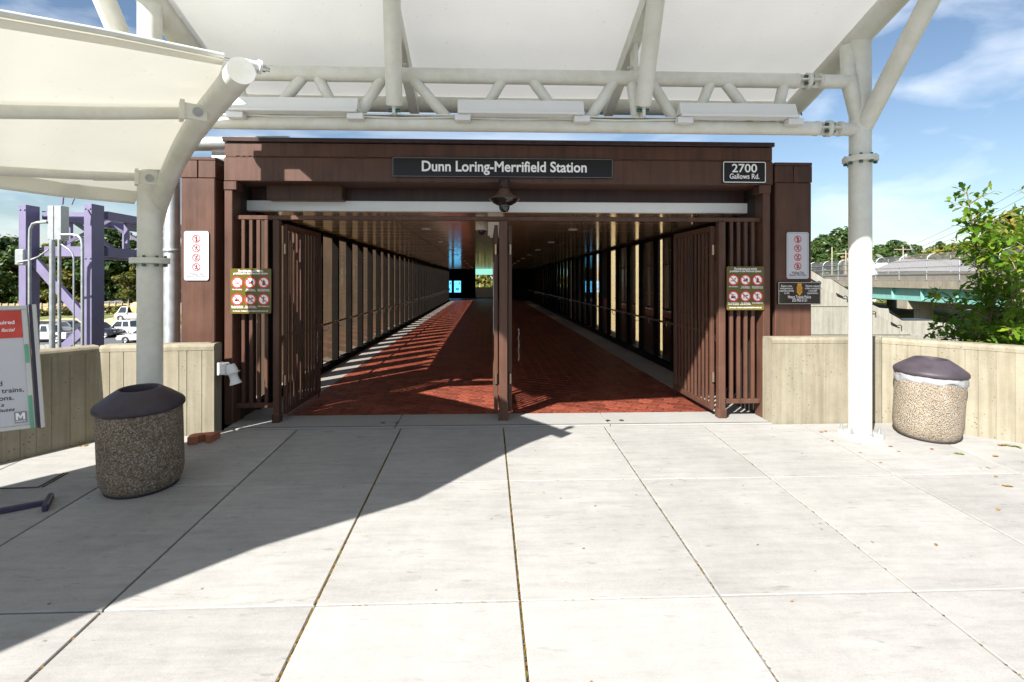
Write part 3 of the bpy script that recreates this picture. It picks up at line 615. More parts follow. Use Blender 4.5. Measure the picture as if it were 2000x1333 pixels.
for X, s_ in ((PX0 + 0.02, 1), (PX1 - 0.05, -1)):                           # dark return walls behind the jambs
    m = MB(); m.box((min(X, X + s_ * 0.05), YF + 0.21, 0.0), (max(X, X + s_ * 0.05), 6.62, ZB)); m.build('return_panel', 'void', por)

# gates: posts, fixed screens and four leaves standing open
def bars(n, x0, x1): return [x0 + (x1 - x0) * (k + 1) / (n + 1) for k in range(n)]
def screen(xa, xb, label):
    t = thing('gate_screen', ((xa + xb) / 2, 6.03, 0), label, 'screen', 'fixed bar screens either side of the gates')
    m = MB(); m.box((xa, 6.012, 0.17), (xb, 6.052, 0.225), 0.004); m.build('bottom_rail', 'brown', t)
    for x in bars(4, xa, xb): m = MB(); m.box((x - 0.019, 6.014, 0.226), (x + 0.019, 6.050, 2.344), 0.003); m.build('bar', 'brown', t)
    return t
def gpost(px0, px1, label):
    x0_, x1_ = xat(px0, 6.0), xat(px1, 6.0)
    t = thing('gate_post', ((x0_ + x1_) / 2, 6.02, 0), label, 'post')
    m = MB(); m.box((x0_, 5.98, 0.0), (x1_, 6.07, 2.344), 0.006); m.build('shaft', 'brown', t)
    m = MB(); m.box((x0_ - 0.008, 5.97, 0.004), (x1_ + 0.008, 6.08, 0.11), 0.005); m.build('foot_collar', 'brown', t)
    return t, x0_, x1_
gp1, a0, a1 = gpost(534, 546, 'slim brown gate post beside the olive sign at the left'); gp2, c0, c1 = gpost(975, 991, 'brown centre gate post under the dome lamp'); gp3, e0, e1 = gpost(1403, 1416, 'slim brown gate post beside the olive sign at the right')
screen(xa + 0.002, a0 - 0.002, 'fixed brown bar screen left of the gates, olive sign on it'); screen(e1 + 0.002, xb - 0.002, 'fixed brown bar screen right of the gates, olive sign on it')
def leaf(x, lean, length, label):
    """a barred leaf swung open into the corridor, hinged at y = 6.08"""
    t = thing('gate_leaf', (x, 6.085, 0.0), label, 'gate', 'open gate leaves', rot=(0, 0, lean))
    def part(nm, lo, hi, bev=0.004, mt='brown'):
        m = MB(); m.box(lo, hi, bev); return m.build(nm, mt, t, local=True)
    part('hinge_stile', (-0.022, 0.0, 0.08), (0.022, 0.05, 2.30)); part('lock_stile', (-0.022, length - 0.05, 0.08), (0.022, length, 2.30))
    part('bottom_rail', (-0.02, 0.051, 0.08), (0.02, length - 0.051, 0.14)); part('top_rail', (-0.02, 0.051, 2.24), (0.02, length - 0.051, 2.30))
    n = 9
    for k in range(n):
        y = 0.05 + (length - 0.1) * (k + 1) / (n + 1); part('bar', (-0.012, y - 0.019, 0.141), (0.012, y + 0.019, 2.239), 0.003)
    for z in (0.42, 1.95):
        m = MB(); m.tube([(0, -0.012, z), (0, -0.012, z + 0.12)], 0.02, 10); m.build('hinge', 'bronze', t, local=True)
    m = MB(); m.tube([(0, length - 0.03, 0.01), (0, length - 0.03, 0.08)], 0.011, 8); m.build('drop_bolt', 'brown_d', t, local=True)
    return t
lf1 = leaf(a1 + 0.03, -0.02, 1.16, 'open gate leaf at the left, by the sunlit floor edge'); lf4 = leaf(e0 - 0.03, 0.02, 1.18, 'open gate leaf at the right, standing by the dark glass')
lf2 = leaf(c0 - 0.035, 0.0, 1.16, 'open gate leaf folded back just left of the centre post'); lf3 = leaf(c1 + 0.035, 0.0, 1.16, 'open gate leaf folded back just right of the centre post')

# pylons beside the portal
def pylon(px0, px1, pyt, label, Y=6.02):
    x0_, x1_ = xat(px0, Y), xat(px1, Y); zt = PY((px0 + px1) / 2, pyt, Y).z; cx = (x0_ + x1_) / 2
    t = thing('pylon', (cx, Y + 0.2, -0.3), label, 'pylon', 'brown pylons flanking the portal')
    m = MB(); m.box((x0_, Y, -0.3), (x1_, Y + 0.45, zt - 0.24), 0.01); m.build('shaft', 'brown', t)
    m = MB(); m.box((x0_ - 0.006, Y - 0.004, zt - 0.238), (cx - 0.006, Y + 0.45, zt - 0.04), 0.004); m.build('head_plate', 'brown', t)
    m = MB(); m.box((cx + 0.006, Y - 0.004, zt - 0.238), (x1_ + 0.006, Y + 0.45, zt - 0.04), 0.004); m.build('head_plate', 'brown', t)
    m = MB(); m.box((x0_ - 0.006, Y - 0.006, zt - 0.036), (x1_ + 0.006, Y + 0.45, zt), 0.004); m.build('cap', 'brown', t)
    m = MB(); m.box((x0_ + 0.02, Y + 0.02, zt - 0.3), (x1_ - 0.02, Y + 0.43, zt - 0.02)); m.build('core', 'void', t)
    return t, x0_, x1_, zt
py1, q0, q1, _ = pylon(353, 420, 307, 'sunlit brown pylon left of the portal with white sign'); py2, r0, r1, _ = pylon(1514, 1585, 318, 'shaded brown pylon right of the portal with two signs')
for xa_, xb_, t in ((q1 + 0.01, PX0 - 0.004, py1), (PX1 + 0.004, r0 - 0.01, py2)):
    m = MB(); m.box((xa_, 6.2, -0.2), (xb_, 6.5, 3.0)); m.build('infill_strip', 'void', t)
dp = thing('downpipe', (xat(336, 6.3), 6.3, GZ), 'fat galvanised downpipe beside the left pylon', 'pipe'); x_ = xat(336, 6.3)
m = MB(); m.tube([(x_, 6.3, GZ), (x_, 6.3, 3.05), (x_ + 0.02, 6.33, 3.2), (x_ + 0.12, 6.36, 3.29), (x_ + 0.26, 6.38, 3.31), (x_ + 1.35, 6.4, 3.33)], 0.088, 16); m.build('pipe', 'galv', dp)
for z in (0.75, 2.0): m = MB(); m.lathe([(0.089, -0.02), (0.097, -0.018), (0.097, 0.018), (0.089, 0.02)], (x_, 6.3, z), 16); m.build('joint_band', 'galv', dp)
m = MB(); m.box((q0 + 0.1, 6.5, 3.09), (PX0 + 0.1, 6.8, 3.3)); m.build('side_duct', 'gant', dp)
for y_, z_, r_ in ((6.42, 3.235, 0.055), (6.44, 3.14, 0.06)): m = MB(); m.tube([(q0 + 0.16, y_, z_), (PX0 + 0.05, y_, z_)], r_, 12); m.build('side_pipe', 'galv', dp)

# ================================================================== PARAPETS of board-marked concrete
def board_wall(p0, p1, h0, h1, th, label, z0=None, board=0.118):
    """front face along p0->p1 (seen from the right-hand side of that direction), vertical board grooves, rounded coping"""
    p0, p1 = Vector(p0), Vector(p1); d = (p1 - p0); l = d.length; d.normalize(); nrm = Vector((d.y, -d.x, 0)); up = Vector((0, 0, 1))
    n = max(2, int(l / board)); m = MB(); prof = [(0.0, 0.0)]
    rw_ = random.Random(int(l * 1000))
    for k in range(1, n):
        s_ = l * (k + rw_.uniform(-0.22, 0.22)) / n; prof += [(s_ - 0.005, 0.0), (s_ - 0.003, -0.0045), (s_ + 0.003, -0.0045), (s_ + 0.005, 0.0)]
    prof.append((l, 0.0))
    def P(s_, o, z): q = p0 + d * s_ + nrm * o; return (q.x, q.y, z)
    zt = lambda s_: h0 + (h1 - h0) * s_ / l
    zb = -0.5 if z0 is None else z0
    rows = [[P(s_, o, zb) for s_, o in prof], [P(s_, o, zt(s_) - 0.07) for s_, o in prof]]
    ss = [s_ for s_, o in prof]
    for o, dz in ((0.004, -0.065), (0.004, -0.03), (-0.006, -0.010), (-0.022, 0.0), (-th + 0.022, 0.0), (-th + 0.005, -0.01), (-th, -0.03), (-th, -5.0)):
        rows.append([P(s_, o, max(zt(s_) + dz, zb)) for s_ in ss])
    m.grid(rows, smooth=False)
    for e in (0, -1):
        m.add([r[e] for r in rows], [tuple(range(len(rows)))])
    return tag(m.build('parapet_wall', 'wall'), label, 'wall')
LA = PG(418, 850); LB = PG(194, 860); LC = PG(0, 893)
LA.z = LB.z = LC.z = 0
dirl = V(-0.45, -0.58, 0).normalized(); LD = LB + dirl * 4.0
board_wall(LB, LA, 0.965, 0.965, 0.2, 'sunlit board-marked concrete parapet behind the left column')
board_wall(LD, LB + Vector((0, 0.0, 0)), 0.93, 0.965, 0.2, 'shaded angled concrete parapet behind the poster stand at far left')
RA = PG(1508, 828); RB = PG(1722, 825); RC = PG(1748, 829); RD = PG(2000, 867)
for p in (RA, RB, RC, RD): p.z = 0
RA2 = RA + (RB - RA).normalized() * 0.0
board_wall(RA2, RB, 0.985, 0.985, 0.2, 'sunlit concrete parapet between the portal and the right column')
dr = (RD - RB).normalized(); RE = RB + dr * 4.6
board_wall(RB + dr * 0.004, RE, 0.98, 0.90, 0.2, 'angled concrete parapet behind the pale litter bin at right')

# ================================================================== MAIN CANOPY
YTR = 5.28
CRX = PG(1680, 853); CLX = W(293, 0, 4.9)
XRc, YRc = CRX.x, CRX.y; XLc, YLc = CLX.x, CLX.y
def roof_z(Y): return 3.90 + 0.315 * (6.5 - Y)
can = thing('main_canopy', ((XRc + XLc) / 2, YTR, gz(5.2)), 'tall white tensile canopy on two columns over the station entrance', 'canopy')
def flange(name, x, y, z, r, parent, n=8, a0=0.2):
    m = MB(); m.lathe([(0.0, z - 0.028), (r - 0.006, z - 0.028), (r, z - 0.022), (r, z - 0.003), (r - 0.002, z), (r - 0.002, z + 0.002), (r, z + 0.005), (r, z + 0.024), (r - 0.006, z + 0.028), (0, z + 0.028)], (x, y, 0), 32); f = m.build(name, 'white', parent)
    for k in range(n):
        a = a0 + 2 * math.pi * k / n; bx, by = x + (r - 0.032) * math.cos(a), y + (r - 0.032) * math.sin(a)
        m = MB(); m.tube([(bx, by, z - 0.056), (bx, by, z + 0.048)], 0.013, 8); m.lathe([(0, z - 0.054), (0.02, z - 0.054), (0.02, z - 0.03), (0, z - 0.03)], (bx, by, 0), 6, smooth=False); m.build('bolt', 'bolt', f)
    return f
for (x, y, ztop, zfl) in ((XRc, YRc, roof_z(YRc) - 0.02, W(1680, 312, 5.46).z), (XLc, YLc, roof_z(YLc) - 0.02, W(293, 510, 4.9).z)):
    g0 = gz(y)
    m = MB(); m.tube([(x, y, g0), (x, y, zfl - 0.03)], 0.107, 28); cshaft = m.build('column', 'white', can)
    m = MB(); m.tube([(x, y, zfl + 0.03), (x, y, ztop)], 0.103, 28); m.build('column_head', 'white', can)
    flange('flange', x, y, zfl, 0.165, can, 8)
    m = MB(); m.lathe([(0, 0.055), (0.205, 0.055), (0.212, 0.048), (0.212, -0.02), (0.235, -0.02), (0.235, -0.03)], (x, y, g0), 36); bp = m.build('base_plate', 'plate', can)
    for k in range(6):
        a = 0.5 + k * math.pi / 3; bx, by = x + 0.168 * math.cos(a), y + 0.168 * math.sin(a)
        m = MB(); m.tube([(bx, by, g0 + 0.05), (bx, by, g0 + 0.115)], 0.01, 8); m.lathe([(0.0, 0.084), (0.019, 0.084), (0.019, 0.056), (0.03, 0.056), (0.03, 0.05)], (bx, by, g0), 6, smooth=False); m.build('anchor_bolt', 'galv', bp)
# truss: chords, couplings, web members
ZLC, ZUC = PY(1100, 246, YTR).z, PY(1100, 152, YTR).z
xr_l, xr_u = XRc - 0.1, XRc - 0.05
def coupling(xc, z, parent):
    for dx in (-0.125, 0.0, 0.125):
        m = MB(); w_ = 0.012 if dx else 0.02; r_ = 0.078 if dx else 0.085
        m.lathe([(0, dx - w_), (r_, dx - w_), (r_, dx + w_), (0, dx + w_)], (xc, YTR, z), 24, axis='x'); m.build('coupling_ring', 'white', parent)
    for a in (0, math.pi / 2): m = MB(); c_, s_ = math.cos(a), math.sin(a); m.obox((xc, YTR, z), V(1, 0, 0), V(0, c_, s_), V(0, -s_, c_), 0.112, 0.07, 0.008); m.build('coupling_web', 'white', parent)
    for a in (0.78, 2.36, 3.93, 5.5):
        m = MB(); y_, z_ = YTR + 0.052 * math.cos(a), z + 0.052 * math.sin(a); m.tube([(xc - 0.05, y_, z_), (xc + 0.05, y_, z_)], 0.017, 6); m.build('coupling_bolt', 'bolt', parent)
cl_x = PY(1617, 250, YTR).x; cu_x = PY(1577, 158, YTR).x
m = MB(); m.tube([(PY(405, 250, YTR).x, YTR, ZLC), (cl_x - 0.112, YTR, ZLC)], 0.072, 20); lc = m.build('lower_chord', 'white', can)
m = MB(); m.tube([(XLc + 0.05, YTR, ZUC), (cu_x - 0.112, YTR, ZUC)], 0.075, 20); uc = m.build('upper_chord', 'white', can)
m = MB(); m.tube([(cl_x + 0.112, YTR, ZLC), (XRc, YRc, ZLC)], 0.068, 20); m.build('chord_stub', 'white', can)
m = MB(); m.tube([(cu_x + 0.112, YTR, ZUC), (XRc - 0.14, YTR, ZUC)], 0.07, 20); m.tube([(XRc - 0.16, YTR, ZUC + 0.03), (XRc - 0.01, YRc, ZLC + 0.06)], 0.075, 20); m.tube([(XRc - 0.16, YTR, ZUC), (XRc - 0.1, YTR + 0.1, roof_z(YTR + 0.1) - 0.1)], 0.07, 18); m.build('chord_stub', 'white', can)
coupling(cl_x, ZLC, can); coupling(cu_x, ZUC, can)
m = MB(); m.box((PY(700, 250, YTR).x, YTR - 0.075, ZLC + 0.066), (PY(905, 250, YTR).x, YTR + 0.075, ZLC + 0.08)); m.box((PY(1135, 250, YTR).x, YTR - 0.075, ZLC + 0.066), (PY(1330, 250, YTR).x, YTR + 0.075, ZLC + 0.08)); m.build('gusset_plate', 'white', can)
for pu, pb in ((455, 490), (597, 520), (618, 668), (752, 690), (800, 884), (985, 930), (1035, 1105), (1203, 1143), (1232, 1246), (1268, 1325), (1390, 1352), (1412, 1483), (1532, 1512)):
    m = MB(); m.tube([(PY(pu, 150, YTR).x, YTR, ZUC), (PY(pb, 246, YTR).x, YTR, ZLC)], 0.055, 16); m.build('web_strut', 'white', can)
# edge beams, rafters, props, rear beam
RB0, RB1 = 6.55, 2.2
for x in (XRc, XLc):
    m = MB(); m.tube([(x, RB0, roof_z(RB0)), (x, 4.5, roof_z(4.5)), (x, RB1 + 0.4, roof_z(RB1 + 0.4))], 0.13, 24); eb = m.build('edge_beam', 'white', can)
    y_ = YRc if x > 0 else YLc
    m = MB(); m.tube([(x + 0.02, y_ - 0.02, ZLC + 0.02), (x + 0.03, y_ - 1.25, roof_z(y_ - 1.25))], 0.085, 20); m.build('brace', 'white', can)
    s_ = 1 if x > 0 else -1
for X in (1.55, -0.9):
    m = MB(); m.bar((X, 6.5, roof_z(6.5) - 0.10), (X, RB1 + 0.6, roof_z(RB1 + 0.6) - 0.10), 0.11, 0.16); m.build('rafter', 'white', can)
    bz = roof_z(5.32) - 0.22
    m = MB(); m.box((X - 0.02, 5.24, ZUC + 0.06), (X + 0.02, 5.4, bz + 0.06)); m.box((X - 0.06, 5.27, ZUC + 0.065), (X + 0.06, 5.37, ZUC + 0.085)); m.tube([(X - 0.07, 5.32, ZUC + 0.13), (X + 0.07, 5.32, ZUC + 0.13)], 0.014, 8); m.build('rafter_shoe', 'white', can)
for pxb, pxt in ((770, 765), (1256, 1281)):
    b0 = PY(pxb, 205, YTR - 0.12); X0 = b0.x
    tp = W(pxt, 0, 4.72); tp2 = b0 + (tp - b0) * 1.42
    m = MB(); m.tube([b0, tp2], 0.082, 22); m.build('prop', 'white', can)
    m = MB(); m.box((X0 - 0.014, YTR - 0.16, ZLC + 0.06), (X0 + 0.014, YTR - 0.03, b0.z + 0.02)); m.build('prop_shoe', 'white', can)
    m = MB(); m.tube([(X0 - 0.062, YTR - 0.11, b0.z - 0.055), (X0 + 0.062, YTR - 0.11, b0.z - 0.055)], 0.02, 8); m.build('prop_pin', 'bolt', can)
m = MB(); zr = PY(1000, 200, 6.5).z; m.tube([(XLc - 0.1, 6.55, zr), (PY(1552, 200, 6.5).x, 6.55, zr)], 0.125, 22); m.build('rear_beam', 'white', can)
m = MB(); pb = PY(1548, 190, 6.45); m.obox(pb, V(0.86, -0.3, 0.4).normalized(), V(0.3, 0.95, 0).normalized(), V(-0.4, 0, 0.9).normalized(), 0.09, 0.012, 0.06); mp_ = m.build('membrane_clamp', 'white', can)
m = MB(); m.tube([pb + V(0.02, -0.02, -0.05), pb + V(0.06, -0.02, -0.12), pb + V(0.11, -0.02, -0.24)], 0.008, 6); m.build('cable_tail', 'ink_k', can)
# membrane with a scalloped front edge and a slight sag between its beams
rows = []
for i in range(29):
    v = i / 28; r_ = []
    for j in range(37):
        u = j / 36; x = XLc + (XRc - XLc) * u
        yf = 1.85 + 0.55 * math.sin(math.pi * u); yb = 6.62
        y = yb + (yf - yb) * v
        sag = 0.10 * math.sin(math.pi * ((u * 3) % 1)) * math.sin(math.pi * min(1, v * 1.0)) * 0.5
        r_.append((x, y, roof_z(y) + 0.02 - sag))
    rows.append(r_)
m = MB(); m.grid(rows); m.build('membrane', 'memb', can)
m = MB(); m.tube([rows[-1][j] for j in range(37)], 0.03, 8); m.build('edge_rope', 'white', can)

# strip lights sitting on the lower chord
def strip_light(px0, px1, py, label):
    a, b_ = PY(px0, py, YTR - 0.14), PY(px1, py, YTR - 0.14); x0_, x1_ = a.x, b_.x; z = ZLC + 0.085
    t = thing('strip_light', ((x0_ + x1_) / 2, YTR - 0.1, z - 0.07), label, 'light', 'white strip lights along the canopy truss')
    m = MB(); x0i, x1i = x0_ + 0.02, x1_ - 0.02
    m.add([(x0_, YTR - 0.17, z), (x1_, YTR - 0.17, z), (x1_, YTR - 0.12, z + 0.13), (x0_, YTR - 0.12, z + 0.13), (x0_, YTR - 0.02, z + 0.01), (x1_, YTR - 0.02, z + 0.01), (x1_, YTR - 0.105, z + 0.13), (x0_, YTR - 0.105, z + 0.13)],
          [(0, 1, 2, 3), (3, 2, 6, 7), (7, 6, 5, 4), (4, 5, 1, 0), (0, 3, 7, 4), (1, 5, 6, 2)]); m.build('reflector', 'white_c', t)
    m = MB(); m.box((x0_, YTR - 0.2, z - 0.028), (x1_, YTR - 0.06, z - 0.002), 0.006); m.build('tray', 'white_c', t)
    for x in (x0_ + 0.05, x1_ - 0.02): m = MB(); m.box((x - 0.08, YTR - 0.17, z - 0.09), (x + 0.08, YTR - 0.078, z - 0.03), 0.004); m.build('bracket', 'white_c', t)
    m = MB(); m.tube([(x1_ + 0.02, YTR - 0.12, z - 0.05), (x1_ + 0.03, YTR - 0.14, z + 0.0), (x1_ - 0.02, YTR - 0.13, z + 0.03)], 0.006, 6); m.build('flex_wire', 'white', t)
    return t
strip_light(450, 698, 215, 'white strip light at the left of the canopy truss, half hidden by the curved rib'); strip_light(894, 1140, 218, 'white strip light at the middle of the canopy truss'); strip_light(1328, 1556, 232, 'white strip light at the right of the canopy truss')
cd = thing('truss_conduit', (0, YTR - 0.09, ZLC), 'thin wiring conduit running along the lower chord of the canopy truss', 'conduit')
m = MB(); m.tube([(PY(px, 250, YTR).x, YTR - 0.07, ZLC + 0.045 + 0.006 * math.sin(px * 0.03)) for px in range(400, 1330, 40)], 0.011, 8); m.build('pipe', 'white', cd)

# ================================================================== LOW CANOPY at left
low = thing('low_canopy', (XLc, YLc, 2.0), 'low cream tensile canopy on a curved rib at upper left', 'canopy')
rib_d = {470: 2.80, 440: 3.10, 400: 3.55, 365: 3.98, 335: 4.54, 310: 4.93, 296: 5.0}
rib_y = {470: 140, 440: 178, 400: 226, 365: 276, 335: 335, 310: 402, 296: 462}
rib = [W(px, rib_y[px], rib_d[px]) for px in (470, 440, 400, 365, 335, 310, 296)]
def smooth_path(p, n=6):
    out = []
    for i in range(len(p) - 1):
        p0 = p[max(0, i - 1)]; p1 = p[i]; p2 = p[i + 1]; p3 = p[min(len(p) - 1, i + 2)]
        for k in range(n):
            t = k / n; out.append(0.5 * ((2 * p1) + (p2 - p0) * t + (2 * p0 - 5 * p1 + 4 * p2 - p3) * t * t + (3 * p1 - p0 - 3 * p2 + p3) * t ** 3))
    out.append(p[-1]); return out
ribs = smooth_path(rib); m = MB(); m.tube(ribs, [0.070 + 0.008 * min(1, k / 14) for k in range(len(ribs))], 24); m.build('rib', 'white', low)
dcap = (ribs[0] - ribs[1]).normalized()
m = MB(); cx_ = dcap.cross(V(0, 0, 1)).normalized(); cy_ = cx_.cross(dcap)
vs = [ribs[0] + dcap * 0.004 + (cx_ * math.cos(a) + cy_ * math.sin(a)) * 0.073 for a in [2 * math.pi * k / 28 for k in range(28)]] + [ribs[0] + dcap * 0.016 + (cx_ * math.cos(a) + cy_ * math.sin(a)) * 0.073 for a in [2 * math.pi * k / 28 for k in range(28)]]
m.add(vs, [tuple(range(28))[::-1], tuple(range(28, 56))] + [(k, (k + 1) % 28, 28 + (k + 1) % 28, 28 + k) for k in range(28)]); m.build('rib_cap', 'white', low)
# edge lines: front cable (A), upper purlin (P), lower purlin (Q), back edge (B)
A = [W(437, 114, 2.84), W(220, 70, 2.50), W(0, 31, 2.20), V(-2.80, 1.40, 2.78), V(-3.78, 0.75, 2.78), V(-4.5, 0.05, 2.82), V(-5.4, -1.0, 2.9)]
P = [W(405, 205, 3.6), W(200, 203, 3.21), W(0, 198, 2.9), V(-3.5, 2.33, 2.64), V(-4.3, 1.6, 2.66), V(-5.0, 0.9, 2.68), V(-5.9, 0.1, 2.7)]
Q = [W(300, 336, 4.95), W(150, 330, 4.45), W(0, 321, 4.05), V(-4.42, 3.6, 2.57), V(-5.0, 2.98, 2.57), V(-5.6, 2.33, 2.57), V(-6.3, 1.6, 2.57)]
B = [W(262, 396, 4.98), W(120, 382, 4.5), W(0, 366, 4.12), V(-4.47, 3.66, 2.40), V(-5.05, 3.03, 2.40), V(-5.65, 2.38, 2.40), V(-6.35, 1.65, 2.40)]
def straight(p, n=5): return [p[i].lerp(p[i + 1], k / n) for i in range(len(p) - 1) for k in range(n)] + [p[-1]]
A, P, Q, B = straight(A), straight(P), straight(Q), straight(B)
RE_ = [[W(437, 114, 2.84), W(432, 133, 2.98), W(426, 150, 3.15), W(420, 166, 3.28), W(415, 180, 3.4), W(410, 193, 3.5)], [W(405, 205, 3.6), W(390, 226, 3.78), W(374, 253, 4.0), W(358, 283, 4.3), W(343, 312, 4.6), W(325, 328, 4.82)]]
rows = []
n_ = len(A)
for i in range(n_):
    r_ = []
    for seg_, (c0_, c1_) in enumerate(((A, P), (P, Q), (Q, B))):
        for k in range(6):
            t = k / 6; q = c0_[i] + (c1_[i] - c0_[i]) * t; bow = (0.05, 0.10, 0.02)[seg_]; q = q + V(0, 0, bow * math.sin(math.pi * t))
            if seg_ < 2: f_ = max(0, 1 - i / 7); q = q + (RE_[seg_][k] - (c0_[0] + (c1_[0] - c0_[0]) * t) - V(0, 0, bow * math.sin(math.pi * t))) * f_
            r_.append(q)
    r_.append(B[i]); rows.append(r_)
m = MB(); m.grid(rows); m.build('membrane', 'memb2', low)
# hems along both free edges
def hem(c, inner, w):
    m = MB(); m.grid([[c[i] + V(0, 0, -0.012), c[i] + (inner[i] - c[i]).normalized() * w * 0.5 + V(0, 0, -0.016), c[i] + (inner[i] - c[i]).normalized() * w + V(0, 0, -0.002)] for i in range(len(c))]); return m
hem(A, P, 0.11).build('hem', 'memb2', low); hem(B, Q, 0.13).build('hem', 'memb2', low)
m = MB(); m.tube([a + V(0, 0, 0.012) for a in A], 0.016, 8); m.build('edge_cable', 'white', low)
m = MB(); m.tube([b_ + V(0, 0, -0.004) for b_ in B], 0.012, 8); m.build('edge_cable', 'white', low)
for c, dz, r_, brk in ((P, -0.06, 0.040, (W(380, 219, 3.28), 0.068, 0.048)), (Q, -0.055, 0.038, (W(287, 348, 4.62), 0.075, 0.056))):
    path = [p + V(0, 0, dz) for p in c]
    s0 = path[0] + (path[1] - path[0]) * 0.2
    m = MB(); m.tube([s0] + path[1:], r_, 16); pu = m.build('purlin', 'white', low)
    e, hw_, hh_ = brk
    nv = (CAMP - e); nv.z = 0; nv.normalize(); nv = (nv + V(0.12, 0, 0)).normalized(); sd = V(0, 0, 1).cross(nv).normalized()
    m = MB(); m.obox(e, sd, nv, V(0, 0, 1), hw_, 0.012, hh_); m.build('purlin_bracket', 'white', low)
    m = MB(); m.obox(e - sd * (hw_ * 1.0) - nv * 0.02, sd, nv, V(0, 0, 1), 0.012, 0.05, hh_ * 1.25); m.build('bracket_flange', 'white', low)
    m = MB(); m.tube([e + nv * 0.0125 + sd * hw_ * 0.25, e + nv * 0.02 + sd * hw_ * 0.25], hh_ * 0.62, 20); m.build('pin', 'galv', low)
# tension fitting at the rib end
ca = A[0]; dA = (A[0] - A[2]).normalized(); dA.z = 0.02
m = MB(); m.tube([ca - dA * 0.02, ca + dA * 0.05], 0.008, 8); m.build('tie_rod', 'galv', low)
m = MB(); m.tube([ca + dA * 0.04, ca + dA * 0.09], 0.014, 10); m.build('turnbuckle', 'steel', low)
m = MB(); m.tube([ca + dA * 0.09, ca + dA * 0.19], 0.028, 16); m.tube([ca + dA * 0.18, ca + dA * 0.195], 0.04, 16); m.build('tension_sleeve', 'white_c', low)
m = MB(); m.tube([ca + dA * 0.195, ca + dA * 0.22], 0.022, 8); m.tube([ca + dA * 0.22, ca + dA * 0.245], 0.013, 8); m.build('tension_nut', 'steel', low)
cw = MB(); cw.obox(Q[0] + V(0.0, 0.02, -0.23), V(0.75, -0.65, 0).normalized(), V(0.65, 0.75, 0).normalized(), V(0, 0, 1), 0.13, 0.02, 0.12); cw.build('corner_plate', 'white', low)
m = MB(); m.tube([Q[4] + V(0, 0, -0.09), Q[2] + V(0, 0, -0.085), Q[0] + V(0.02, 0, -0.03), W(312, 328, 4.9)], 0.011, 8); m.build('conduit', 'white', low)
lq = [W(62, 306, 4.35), W(-120, 290, 4.0)]; dl = (lq[1] - lq[0]).normalized(); pl_ = dl.cross(V(0, 0, 1)).normalized()
t = thing('eave_light', lq[0], 'white box light under the low canopy at left edge', 'light')
m = MB(); m.obox((lq[0] + lq[1]) / 2, dl, pl_, V(0, 0, 1), (lq[1] - lq[0]).length / 2, 0.05, 0.052); m.build('housing', 'white_c', t)
m = MB(); m.obox((lq[0] + lq[1]) / 2 + V(0, 0, -0.064), dl, pl_, V(0, 0, 1), (lq[1] - lq[0]).length / 2, 0.045, 0.011); m.build('diffuser', 'white_c', t)
m = MB(); m.obox(lq[0] - dl * 0.035 + V(0, 0, -0.06), dl, pl_, V(0, 0, 1), 0.05, 0.045, 0.05); m.build('junction_box', 'white', t)

# ================================================================== LITTER BINS
def bin_(loc, agg, label, bag=False, rz=0.0, k=1.0):
    t = thing('litter_bin', loc, label, 'litter bin', 'round aggregate litter bins', rot=(math.atan(SLOPE), 0, rz))
    h = 0.68 * k
    m = MB(); m.lathe([(0.0, 0.012), (0.255, 0.012), (0.275, 0.03), (0.293, 0.075), (0.302, 0.14), (0.303, h - 0.02), (0.295, h), (0.25, h), (0.25, 0.3), (0.0, 0.3)], seg=56); m.build('body', agg, t, local=True)
    m = MB(); m.lathe([(0.25, h + 0.0), (0.315, h - 0.022), (0.322, h - 0.012), (0.322, h + 0.012), (0.31, h + 0.03), (0.235, h + 0.088), (0.165, h + 0.135), (0.152, h + 0.143), (0.145, h + 0.1435)], seg=56); m.lathe([(0.145, h + 0.1435), (0.136, h + 0.141)], seg=56); m.lathe([(0.136, h + 0.141), (0.13, h + 0.12), (0.13, h - 0.03)], seg=56); m.build('lid', 'lid', t, local=True)
    m = MB(); m.lathe([(0.124, h + 0.09), (0.122, h - 0.1), (0.12, 0.25), (0.0, 0.25)], seg=32); m.build('liner', 'void', t, local=True)
    m = MB(); m.lathe([(0.24, 0.0), (0.265, 0.0), (0.27, 0.02), (0.255, 0.03)], seg=40); m.build('foot_ring', 'void', t, local=True)
    if bag:
        def wob(r, h_, a, i): return (r + 0.004 * math.sin(9 * a + i) + 0.003 * math.sin(23 * a), h_ + (0.016 * math.sin(2 * a + 0.7) + 0.009 * math.sin(5 * a) if i < 2 else 0.004 * math.sin(7 * a + i)))
        m = MB(); m.lathe([(0.303, h - 0.10), (0.309, h - 0.085), (0.311, h - 0.065), (0.308, h - 0.05), (0.312, h - 0.03), (0.307, h - 0.012)], seg=72, wob=wob); m.build('bag_rim', 'bag', t, local=True)
    return t
p = PG(279, 947); bin_(p, 'aggd', 'brown aggregate litter bin in the shade with a plain dark lid', k=1.0)
p = PG(1809, 851); bin_(p, 'aggl', 'pale aggregate litter bin with a white bag rim under the lid', True, 0.6, 1.02)

